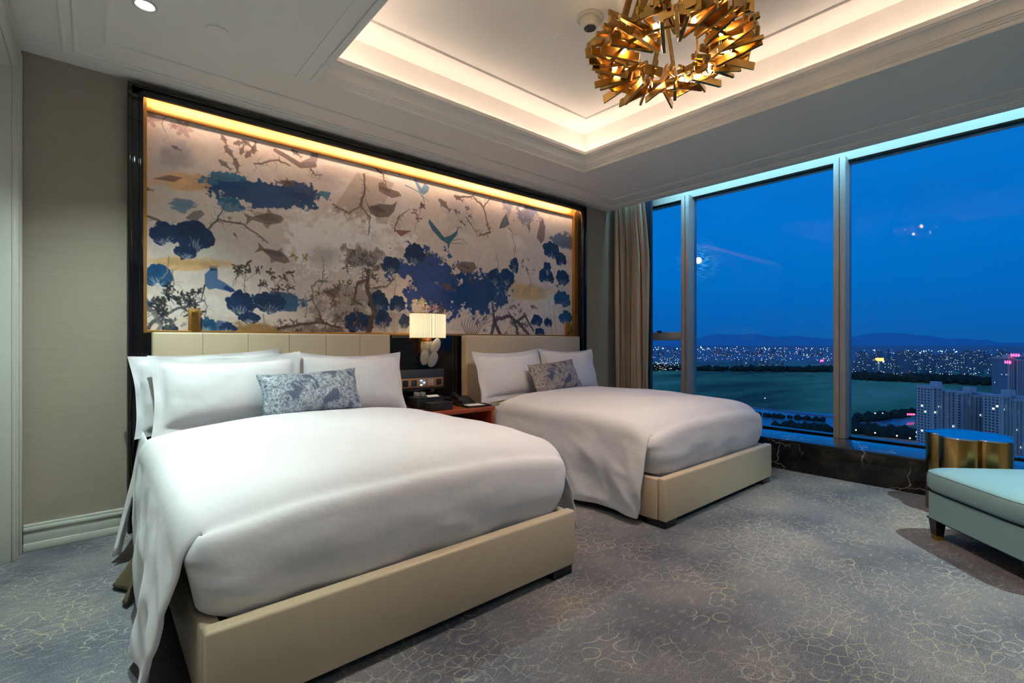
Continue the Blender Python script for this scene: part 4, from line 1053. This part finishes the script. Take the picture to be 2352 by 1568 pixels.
for sx_ in (-1, 1):
    for sy in (-1, 1):
        b = MB(); q = bmesh.ops.create_cone(b.bm, cap_ends=True, segments=4, radius1=.026, radius2=.042, depth=.125)['verts']
        bmesh.ops.rotate(b.bm, verts=q, matrix=Matrix.Rotation(R(45), 3, 'Z')); bmesh.ops.translate(b.bm, verts=q, vec=(sx_*(LA-.07), sy*(LB-.07), .0625))
        lg = b.build('leg', M['dark_wood'], ott, world=False, smooth=False)
        b = MB(); q = bmesh.ops.create_cone(b.bm, cap_ends=True, segments=4, radius1=.028, radius2=.030, depth=.035)['verts']
        bmesh.ops.rotate(b.bm, verts=q, matrix=Matrix.Rotation(R(45), 3, 'Z')); bmesh.ops.translate(b.bm, verts=q, vec=(sx_*(LA-.07), sy*(LB-.07), .0176))
        b.build('ferrule', M['gold_tip'], lg, world=False, smooth=False)

# ------------------------------------------------------------------ lobed gold side table
st = empty('side_table', (4.62, .48, 0), R(20), label='lobed gold metal drum side table with a mirror top by the window sill', cat='side table')
def lobe(a, r=1.0):
    q = .185+.050*abs(math.cos(2.5*a))**.7; return (q*r*1.10*math.cos(a), q*r*math.sin(a))
b = MB(); N = 120; rg = []
for r, z in ((.97, 0), (1, .006), (1, .535), (.985, .545)): rg.append([b.bm.verts.new((*lobe(2*math.pi*k/N, r), z)) for k in range(N)])
for a, d in zip(rg, rg[1:]):
    for k in range(N): b.bm.faces.new((a[k], a[(k+1) % N], d[(k+1) % N], d[k]))
b.bm.faces.new(rg[0][::-1]); b.build('drum', M['table_gold'], st, world=False, ang=50)
b = MB(); rg = []
for r, z in ((1.0, .540), (1.012, .543), (1.012, .550), (1.0, .553)): rg.append([b.bm.verts.new((*lobe(2*math.pi*k/N, r), z)) for k in range(N)])
for a, d in zip(rg, rg[1:]):
    for k in range(N): b.bm.faces.new((a[k], a[(k+1) % N], d[(k+1) % N], d[k]))
b.bm.faces.new(rg[0][::-1]); b.bm.faces.new(rg[-1]); b.build('table_top', M['mirror_top'], st, world=False, ang=50)

# ------------------------------------------------------------------ ceiling fittings
def downlight(x, y, label, watts, z=H, spot=140, col=(.78, 1, .93), blend=1.0):
    d = empty('downlight', (x, y, z), label=label, cat='downlight', group='recessed ceiling downlights')
    b = MB(); b.lathe([(.052, .0), (.052, -.004), (.042, -.006), (.034, -.001), (.034, .001), (.045, .001)], (x, y, z), 40); b.build('trim_ring', M['white_plastic'], d)
    b = MB(); b.cyl((x, y, z-.003), .032, .003, 32); b.build('lens', emat('downlight_lens', (.8, 1, .95), 14.0), d)
    ld = bpy.data.lights.new('downlight_lamp', 'SPOT'); ld.energy = watts; ld.spot_size = R(spot); ld.spot_blend = blend; ld.shadow_soft_size = .03; ld.color = col
    lo = link(bpy.data.objects.new('downlight_lamp', ld)); lo.parent = d; lo.location = (0, 0, -.012)
    return d
def disc_cover(name, x, y, z, r, label, cat):
    d = empty(name, (x, y, z), label=label, cat=cat)
    b = MB(); b.lathe([(r, 0), (r, -.004), (r*.96, -.006), (r*.3, -.007)], (x, y, z), 40); b.build('cover_plate', M['ceiling'], d)
    return d
downlight(.20, 3.0, 'round ceiling downlight shining over the pillows of the nearer bed', E_DOWN*1.5, spot=104)
downlight(-.12, 1.7, 'round ceiling downlight above the carpet left of the nearer bed', E_DOWN*.8, spot=58, blend=.8)
downlight(3.9, -.35, 'round ceiling downlight above the ottoman', E_DOWN*2.0, spot=85, blend=.5)
downlight(2.2, -.9, 'unseen ceiling downlight added in front of the beds as fill', E_DOWN*.28)  # added out of view to raise the bounce on the ceiling
downlight(.45, -.9, 'unseen ceiling downlight added behind the camera as fill', E_DOWN*.2)  # weak extra fill, added where no fitting is visible
disc_cover('ceiling_speaker', .51, 3.0, H, .055, 'plain round cover plate on the ceiling above the near headboard', 'ceiling cover')
disc_cover('sprinkler_cover', 4.35, 3.01, H, .035, 'small round sprinkler cover on the ceiling above the window bed', 'ceiling cover')
s = disc_cover('sprinkler_cover', 2.39, 2.27, HU, .042, 'small round sprinkler cover in the ceiling recess beside the smoke detector', 'ceiling cover')
sd = empty('smoke_detector', (2.39, 2.01, HU), label='white dome smoke detector in the ceiling recess', cat='smoke detector')
b = MB(); b.lathe([(.085, 0), (.085, -.008), (.078, -.016), (.06, -.018)], (2.39, 2.01, HU), 48); b.build('base_ring', M['white_plastic'], sd)
b = MB(); b.lathe([(.062, -.016), (.060, -.05), (.05, -.062), (.036, -.066)], (2.39, 2.01, HU), 48); b.build('detector_body', M['white_plastic'], sd)
b = MB()
for r in (.036, .027, .018): b.tube([(2.39+r*math.cos(2*math.pi*k/32), 2.01+r*math.sin(2*math.pi*k/32), HU-.068-(.036-r)*.4) for k in range(32)], .0022, 6, closed=True)
b.lathe([(.034, -.066), (.03, -.07), (.012, -.078)], (2.39, 2.01, HU), 32); b.build('sensor_grille', M['console'], sd)

# ------------------------------------------------------------------ chandelier
CHX, CHY, CHZ = 2.36, 1.43, 2.745
ch = empty('chandelier', (CHX, CHY, HU), label='ring chandelier of overlapping brass plates hanging in the ceiling recess', cat='chandelier')
rnd = random.Random(11)
def plate(c, L, Wd, th, Rm):
    b = MB(); b.box((-L/2, -th/2, -Wd/2), (L/2, th/2, Wd/2), .0012, 1, M=Matrix.Translation(c) @ Rm); return b
for k in range(96):
    lay = k % 3; a = 2*math.pi*(k//3+lay/3)/32+rnd.uniform(-.07, .07)
    r = rnd.uniform(.285, .345); z = CHZ+(-.05, .005, .055)[lay]+rnd.uniform(-.014, .014)
    L = rnd.uniform(.17, .27); Wd = rnd.choice((.02, .03, .038, .05)); th = rnd.choice((.010, .014, .018))
    yaw = a+rnd.uniform(-.38, .38); pit = rnd.uniform(-.2, .2); rol = rnd.uniform(-.15, .15)
    Rm = Matrix.Rotation(yaw, 4, 'Z') @ Matrix.Rotation(pit, 4, 'Y') @ Matrix.Rotation(rol, 4, 'X')
    plate((CHX+r*math.cos(a), CHY+r*math.sin(a), z), L, Wd, th, Rm).build('brass_plate', M['brass'], ch, smooth=False)
for k in range(36):
    a = 2*math.pi*k/36*2.0+rnd.uniform(-.1, .1)+(.09 if k >= 18 else 0); r = rnd.uniform(.37, .405) if k % 3 else rnd.uniform(.235, .25)
    Rm = Matrix.Rotation(a+R(90)+rnd.uniform(-.5, .5), 4, 'Z') @ Matrix.Rotation(rnd.uniform(-.3, .3), 4, 'Y') @ Matrix.Rotation(rnd.uniform(-.15, .15), 4, 'X')
    plate((CHX+r*math.cos(a), CHY+r*math.sin(a), CHZ+rnd.uniform(-.03, .07)), rnd.uniform(.12, .19), rnd.choice((.03, .045, .06)), .010, Rm).build('rim_plate', M['brass'], ch, smooth=False)
for (rr, zz) in ((.33, CHZ+.03), (.31, CHZ-.04)):
    b = MB(); b.tube([(CHX+rr*math.cos(2*math.pi*k/64), CHY+rr*math.sin(2*math.pi*k/64), zz) for k in range(64)], .008, 8, closed=True); b.build('ring_tube', M['brass'], ch)
for k in range(14):
    a0 = 2*math.pi*k/14; a1 = a0+(.35 if k % 2 else -.35)
    p0 = Vector((CHX+.30*math.cos(a0), CHY+.30*math.sin(a0), CHZ+.04)); p1 = Vector((CHX+.17*math.cos(a1), CHY+.17*math.sin(a1), HU-.03))
    d = p1-p0; Rm = d.to_track_quat('X', 'Z').to_matrix().to_4x4()
    plate((p0+p1)/2, d.length, .034, .010, Rm).build('strut', M['brass'], ch, smooth=False)
b = MB(); b.cyl((CHX, CHY, HU-.015), .19, .03, 48, bev=.004); b.build('canopy', M['brass'], ch)
bulb = emat('chandelier_bulb', srgb(255, 214, 150), E_BULB)
for k in range(10):
    a = 2*math.pi*(k+.5)/10; b = MB(); b.sph((CHX+.285*math.cos(a), CHY+.285*math.sin(a), CHZ-.012), .013, (1, 1, 1.9), 2); b.build('bulb', bulb, ch)

sp_ = bpy.data.lights.new('bed_fill_spot', 'SPOT'); sp_.energy = 100; sp_.color = (1, .81, .68); sp_.shadow_soft_size = .10; sp_.spot_size = R(140); sp_.spot_blend = .8  # added spot with no bulb of its own, brightens the beds
so = link(bpy.data.objects.new('bed_fill_spot', sp_)); so.parent = ch; so.location = (0, 0, CHZ-HU-.03)

# ------------------------------------------------------------------ the city outside, 145 m below
GZ = -145.0
def gp(u, v): return on_z(u, v, GZ)
def at_d(u, dist):
    d = ray(u, 784); d.z = 0; h = math.hypot(u-1176, FPX); return Vector((d.x, d.y, 0))/FPX*dist   # dist = depth along the view axis
def ground_mat():
    m = pmat('dusk_fields', srgb(30, 60, 50), .95, spec=.1); nt = m.node_tree; p = nt.nodes['Principled BSDF']
    tc = nd(nt, 'ShaderNodeTexCoord'); mp = nd(nt, 'ShaderNodeMapping'); mp.inputs['Scale'].default_value = (.0012, .0035, 1); mp.inputs['Rotation'].default_value = (0, 0, .8); lk(nt, tc.outputs['Object'], mp.inputs[0])
    n = nd(nt, 'ShaderNodeTexNoise', i_Scale=1.0, i_Detail=7.0, i_Roughness=.6); lk(nt, mp.outputs[0], n.inputs['Vector'])
    lk(nt, ramp(nt, n.outputs[0], [(.35, (.03, .08, .06)), (.5, (.07, .20, .11)), (.62, (.12, .30, .17)), (.75, (.2, .32, .24))]), p.inputs['Base Color'])
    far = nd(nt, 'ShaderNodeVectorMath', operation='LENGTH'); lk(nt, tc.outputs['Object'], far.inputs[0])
    f = mth(nt, 'MULTIPLY', mth(nt, 'SUBTRACT', far.outputs['Value'], 2600.0), 1/2200); f = mth(nt, 'MINIMUM', mth(nt, 'MAXIMUM', f, 0.0), 1.0)   # far ground fades to grey-blue: distance haze painted into the colour
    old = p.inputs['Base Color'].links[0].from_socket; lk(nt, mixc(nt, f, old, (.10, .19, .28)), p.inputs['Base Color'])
    return m
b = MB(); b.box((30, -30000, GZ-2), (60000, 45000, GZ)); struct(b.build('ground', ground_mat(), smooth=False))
# hills
b = MB()
def hill(u, v):
    uu = 1300+u*1500; d = 17000+v*2500; p = at_d(uu, d)
    hgt = 100+420*max(0, mnoise.fractal(Vector((u*5+2, 3.1, 0)), .8, 2, 5)+.35)
    return Vector((p.x, p.y, GZ+hgt*math.sin(v*math.pi)))
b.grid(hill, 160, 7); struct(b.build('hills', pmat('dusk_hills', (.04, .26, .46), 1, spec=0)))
water = pmat('river_water', (.05, .16, .24), .25)
def flatpoly(name, pts, mtl, dz, label, cat, kind=None):
    b = MB(); v = [b.bm.verts.new(gp(*p)+Vector((0, 0, dz))) for p in pts]; f = b.bm.faces.new(v)
    r = bmesh.ops.extrude_face_region(b.bm, geom=[f]); bmesh.ops.translate(b.bm, verts=[x for x in r['geom'] if isinstance(x, bmesh.types.BMVert)], vec=(0, 0, -dz+.05))
    return tag(b.build(name, mtl, smooth=False), label, cat, kind=kind)
flatpoly('river', [(1450, 915), (1600, 925), (1780, 940), (1960, 955), (2100, 962), (2100, 975), (1960, 985), (1900, 990), (1780, 980), (1600, 966), (1450, 950)], water, .3, 'wide pale blue river crossing below the window', 'river')
flatpoly('river_branch', [(2100, 958), (2135, 940), (2352, 905), (2352, 912), (2150, 955), (2110, 970)], water, .35, 'river arm bending behind the apartment towers', 'river')
pave = pmat('lit_paving', srgb(150, 120, 104), .8)
flatpoly('road', [(1955, 1003), (2060, 1006), (2140, 1014), (2140, 1026), (2050, 1018), (1955, 1012)], pave, .4, 'lit road running past the foot of the towers', 'road')
flatpoly('road', [(1400, 912), (1700, 930), (1955, 962), (2135, 985), (2135, 989), (1955, 967), (1700, 934), (1400, 915)], pmat('asphalt', srgb(90, 100, 110), .9), .45, 'long grey road beside the river', 'road')
# dark tree belts
treem = pmat('dark_foliage', (.012, .03, .028), 1, spec=.1)
def belt(name, u0, v0, u1, v1, n, size, label, seed, spread=6):
    rnd = random.Random(seed); b = MB()
    for k in range(n):
        t = rnd.random(); p = gp(u0+(u1-u0)*t, v0+(v1-v0)*t+rnd.uniform(-spread, spread)); s = size*rnd.uniform(.6, 1.3)
        b.sph((p.x, p.y, GZ+s*.7), s, (1, 1, rnd.uniform(.8, 1.3)), 1)
    return tag(b.build(name, treem, smooth=False), label, 'trees', kind='stuff')
belt('tree_belt', 1480, 848, 1910, 852, 300, 12, 'dark tree belt beyond the open field, left part of the view', 1, 3)
belt('tree_belt', 1960, 868, 2352, 884, 300, 12, 'dark tree belt in front of the distant city, right part of the view', 2, 5)
belt('riverside_trees', 1780, 984, 1910, 994, 60, 6.5, 'dark riverside trees just above the window sill, left of the mullion', 3, 3)
belt('riverside_trees', 1960, 990, 2130, 1008, 140, 6.5, 'dark riverside trees just above the window sill, right of the mullion', 4, 6)
belt('tree_belt', 1960, 968, 2120, 950, 120, 6, 'dark trees round the red-lit roof near the river', 5, 5)
belt('riverside_trees', 1620, 946, 1900, 968, 90, 4, 'thin line of trees along the river bank', 8, 1.5)
# facade materials
def facade(name, wall, win, sx, sz, lit=.05, litcol=(1, .8, .5), em=3.0):
    m = pmat(name, wall, .7); nt = m.node_tree; p = nt.nodes['Principled BSDF']
    tc = nd(nt, 'ShaderNodeTexCoord'); sp = nd(nt, 'ShaderNodeSeparateXYZ'); lk(nt, tc.outputs['Object'], sp.inputs[0])
    hx = mth(nt, 'ADD', mth(nt, 'MULTIPLY', sp.outputs[0], 1/sx), mth(nt, 'MULTIPLY', sp.outputs[1], 1.0/sx)); hz = mth(nt, 'MULTIPLY', sp.outputs[2], 1/sz)
    fx = mth(nt, 'FRACT', hx); fz = mth(nt, 'FRACT', hz)
    wx = mth(nt, 'MULTIPLY', mth(nt, 'GREATER_THAN', fx, .28), mth(nt, 'LESS_THAN', fx, .86)); wz = mth(nt, 'MULTIPLY', mth(nt, 'GREATER_THAN', fz, .3), mth(nt, 'LESS_THAN', fz, .86))
    w = mth(nt, 'MULTIPLY', wx, wz)
    cb = nd(nt, 'ShaderNodeCombineXYZ'); lk(nt, mth(nt, 'FLOOR', hx), cb.inputs[0]); lk(nt, mth(nt, 'FLOOR', hz), cb.inputs[1])
    oi = nd(nt, 'ShaderNodeObjectInfo'); lk(nt, mth(nt, 'MULTIPLY', oi.outputs['Random'], 93.0), cb.inputs[2])
    wn = nd(nt, 'ShaderNodeTexWhiteNoise'); lk(nt, cb.outputs[0], wn.inputs['Vector'])
    on = mth(nt, 'MULTIPLY', mth(nt, 'LESS_THAN', wn.outputs['Value'], lit), w)
    lk(nt, mixc(nt, w, wall, win), p.inputs['Base Color']); p.inputs['Emission Color'].default_value = (*litcol, 1)
    lk(nt, mth(nt, 'MULTIPLY', on, em), p.inputs['Emission Strength'])
    return m
F_near = facade('apartment_facade', (.24, .34, .40), (.03, .05, .09), 3.6, 3.0, .03, (.85, .95, .75), 2.5)
F_far = facade('distant_facade', (.07, .17, .24), (.03, .08, .15), 5.0, 4.5, .06, (.9, .85, .75), 1.1)
F_blue = facade('blue_glass_facade', (.08, .20, .30), (.03, .10, .2), 2.4, 3.2, .02, (.6, .9, 1), 1.0)
plain = pmat('pale_concrete', (.26, .35, .42), .8)
face_ang = YAW
def tower(u0, u1, vtop, dist, dep, label, mt=F_near, n=3, crown=True, name='apartment_tower'):
    pa, pb = at_d(u0, dist), at_d(u1, dist); c = (pa+pb)/2; wd = (pb-pa).length; ztop = EYE-(vtop-784)/FPX*dist
    hgt = ztop-GZ; rz = math.atan2((pb-pa).y, (pb-pa).x)+.12
    o = empty(name, (c.x, c.y, GZ), rz, label=label, cat='building')
    seg = wd/n
    for i in range(n):
        x0 = -wd/2+i*seg; b = MB(); hh = hgt-(0, 4, 2)[i % 3]
        b.box((x0+.6, -dep*.1*(i % 2), 0), (x0+seg-.6, dep, hh)); b.build('tower_block', mt, o, world=False, smooth=False)
        b = MB()
        for q in range(3): b.box((x0+seg*(q+.5)/3-.5, -2.2-dep*.1*(i % 2), 0), (x0+seg*(q+.5)/3+.5, -dep*.1*(i % 2), hh))
        b.build('vertical_fin', plain, o, world=False, smooth=False)
        b = MB(); b.box((x0+.3, -dep*.1*(i % 2)-1.6, hh-1), (x0+seg-.3, dep, hh+1.4)); b.build('parapet', plain, o, world=False, smooth=False)
    if crown:
        b = MB(); b.box((-wd*.08, dep*.2, hgt), (wd*.12, dep*.7, hgt+6)); b.build('roof_house', plain, o, world=False, smooth=False)
    return o
tower(2132, 2196, 890, 520, 16, 'pale apartment tower nearest the window mullion, leftmost of the near row', n=2)
tower(2198, 2284, 902, 540, 16, 'pale apartment tower second from the left in the near row', n=3)
tower(2290, 2375, 910, 500, 16, 'pale apartment tower at the right edge of the view, behind the side table', n=3)
tower(2310, 2348, 822, 900, 26, 'tall blue-lit tower with a red sign on its roof', F_blue, n=2, name='office_tower')
tower(2346, 2420, 818, 960, 30, 'tall tower cut off by the right edge of the photo', F_blue, n=2, name='office_tower')
red = emat('red_sign_light', (1, .03, .10), 9.0); amber = emat('amber_sign_light', (1, .42, .06), 4.0); whitee = emat('white_sign_light', (.8, .9, 1), 5.0)
def sign(name, u0, v0, u1, v1, dist, mtl, label, strokes=1, cat='sign'):
    a = at_d(u0, dist); c = at_d(u1, dist); d = (c-a).normalized(); z0 = EYE-(v1-784)/FPX*dist; z1 = EYE-(v0-784)/FPX*dist; nrm = Vector((-d.y, d.x, 0))
    b = MB(); Lg = (c-a).length; rnd = random.Random(int(u0))
    for k in range(strokes):
        t0 = k/strokes*Lg; t1 = (k+.75)/strokes*Lg
        Mx = Matrix.Translation(a) @ Matrix.Rotation(math.atan2(d.y, d.x), 4, 'Z')
        h = z1-z0
        if strokes > 1:
            b.box((t0, -.5, z0+h*rnd.uniform(0, .2)), (t0+(t1-t0)*.4, .5, z1), M=Mx); b.box((t0, -.5, z0+h*.4), (t1, .5, z0+h*.65), M=Mx)
        else: b.box((t0, -.5, z0), (t1, .5, z1), M=Mx)
    return tag(b.build(name, mtl, smooth=False), label, cat)
sign('rooftop_sign', 2322, 812, 2344, 820, 890, red, 'red illuminated characters on the roof of the blue tower', 4)
sign('rooftop_sign', 2308, 828, 2324, 836, 880, red, 'red illuminated sign on the left edge of the blue tower', 3)
sign('building_sign', 2084, 949, 2103, 954, 900, red, 'red illuminated sign low over the trees beside the near towers', 4)
sign('building_sign', 1884, 826, 1894, 830, 3300, red, 'tiny red sign left of the wide mullion', 1)
sign('facade_lights', 2011, 822, 2036, 829, 2400, amber, 'amber band of lights along a distant building top', 1)
sign('facade_lights', 2028, 829, 2033, 847, 2390, whitee, 'white vertical line of lights on the amber-lit building', 1)
sign('facade_lights', 2030, 843, 2050, 848, 2380, whitee, 'white low band of lights at the foot of the amber-lit building', 1)
# distant blocks, one thing each
rnd = random.Random(5); proto = {}; taken = []
def free(u, dist, wpx):
    q = at_d(u, dist); r = wpx/FPX*dist*.82
    for (x, y, s) in taken:
        if math.hypot(q.x-x, q.y-y) < r+s: return False
    taken.append((q.x, q.y, r)); return True
b = MB(); b.box((-.5, -.5, 0), (.5, .5, 1)); b.box((-.2, -.3, 1), (.15, .1, 1.06))
meshes = [b.bm]
def block(u, vtop, dist, wpx, label, group):
    me = proto.get('m')
    if me is None:
        bm = meshes[0]; me = bpy.data.meshes.new('distant_block'); bm.to_mesh(me); bm.free(); me.materials.append(F_far); proto['m'] = me
    o = link(bpy.data.objects.new('distant_block', me)); p = at_d(u, dist); z = EYE-(vtop-784)/FPX*dist
    o.location = (p.x, p.y, GZ); o.rotation_euler = (0, 0, YAW-R(90)+rnd.uniform(-.3, .3)); o.scale = (wpx/FPX*dist, wpx/FPX*dist*.6, z-GZ)
    tag(o, label, 'building', group); return o
# object-space facade needs real metres, so bake the scale
def bake(o):
    me = o.data.copy(); me.transform(Matrix.Diagonal((*o.scale, 1))); o.data = me; o.scale = (1, 1, 1)
G = []
for k in range(260):
    u = rnd.uniform(1965, 2310); dist = rnd.uniform(2020, 3700); vt = 806+26*(3700-dist)/1680+rnd.uniform(-6, 10)
    w_ = rnd.uniform(7, 14)
    if free(u, dist, w_): G.append(block(u, vt, dist, w_, 'distant apartment block in the dense cluster right of the wide mullion', 'distant apartment blocks right of the mullion'))
for k in range(22):
    u = 1680+k*5.6+rnd.uniform(-.6, .6)
    if free(u, 2600, 4): G.append(block(u, 824+rnd.uniform(-4, 3)+k*.15, 2600, rnd.uniform(3.2, 4.2), 'pale distant apartment block in the row seen above the field', 'distant apartment row above the field'))
for k in range(40):
    u = rnd.uniform(1485, 1915); d_ = rnd.uniform(4400, 6200); w_ = rnd.uniform(4, 10)
    if free(u, d_, w_): G.append(block(u, 806+rnd.uniform(-5, 6), d_, w_, 'very distant block on the skyline left of the wide mullion', 'skyline blocks left of the mullion'))
for o in G: bake(o)
# city lights
def lights(name, col, st, n, boxes, size, label, seed):
    rnd = random.Random(seed); b = MB()
    for k in range(n):
        u0, u1, v0, v1 = rnd.choice(boxes); u = rnd.uniform(u0, u1); v = rnd.uniform(v0, v1)
        p = gp(u, v); d = max(200, (GZ-EYE)/-(v-784)*FPX); s = size*d/FPX*rnd.choice((.5, .7, 1, 1.3)); up = 10+rnd.random()*15
        b.sph((p.x, p.y, GZ+up), s, (1, 1, 1), 1)
    return tag(b.build(name, emat(name+'_glow', col, st), smooth=False), label, 'city lights', kind='stuff')
bx = [(1485, 1910, 800, 812), (1600, 1910, 815, 835), (1960, 2310, 805, 850), (1485, 1560, 822, 860), (1960, 2310, 830, 870)]
lights('city_lights', (.75, .9, 1), 3.6, 440, bx, .45, 'cool white lights scattered across the distant city', 1)
lights('city_lights', (1, .62, .28), 3.6, 220, bx, .5, 'warm orange lights scattered across the distant city', 2)
lights('city_lights', (1, .1, .2), 3, 14, bx, .7, 'small red lights scattered across the distant city', 3)
lights('city_lights', (.5, .9, 1), 6, 60, [(1490, 1900, 798, 806), (2000, 2200, 806, 815)], .9, 'bright cyan lights strung along the horizon', 4)
lamps = [(1818, 979), (1884, 983), (1966, 996), (2003, 992), (2010, 1003), (2073, 996), (2060, 1010), (2105, 1012), (2090, 1016), (1995, 954), (2010, 955), (2027, 955), (1757, 918)]
pole0 = None
for k, (u, v) in enumerate(lamps):
    p = gp(u, v+5)
    if pole0 is None:
        pole0 = empty('street_lamp', p, label='', cat='street lamp', group='street lamps along the riverside road')
        b = MB(); b.cyl((0, 0, 4.5), .15, 9, 8); b.build('pole', M['black_matte'], pole0, world=False)
        b = MB(); b.sph((0, 0, 9.3), .85, (1, 1, 1), 2); b.build('lamp_globe', emat('street_lamp_glow', (1, .72, .35), 12.0), pole0, world=False); o = pole0
    else: o = copy_tree(pole0); o.location = p
    o['label'] = 'glowing street lamp by the riverside road far below the window'
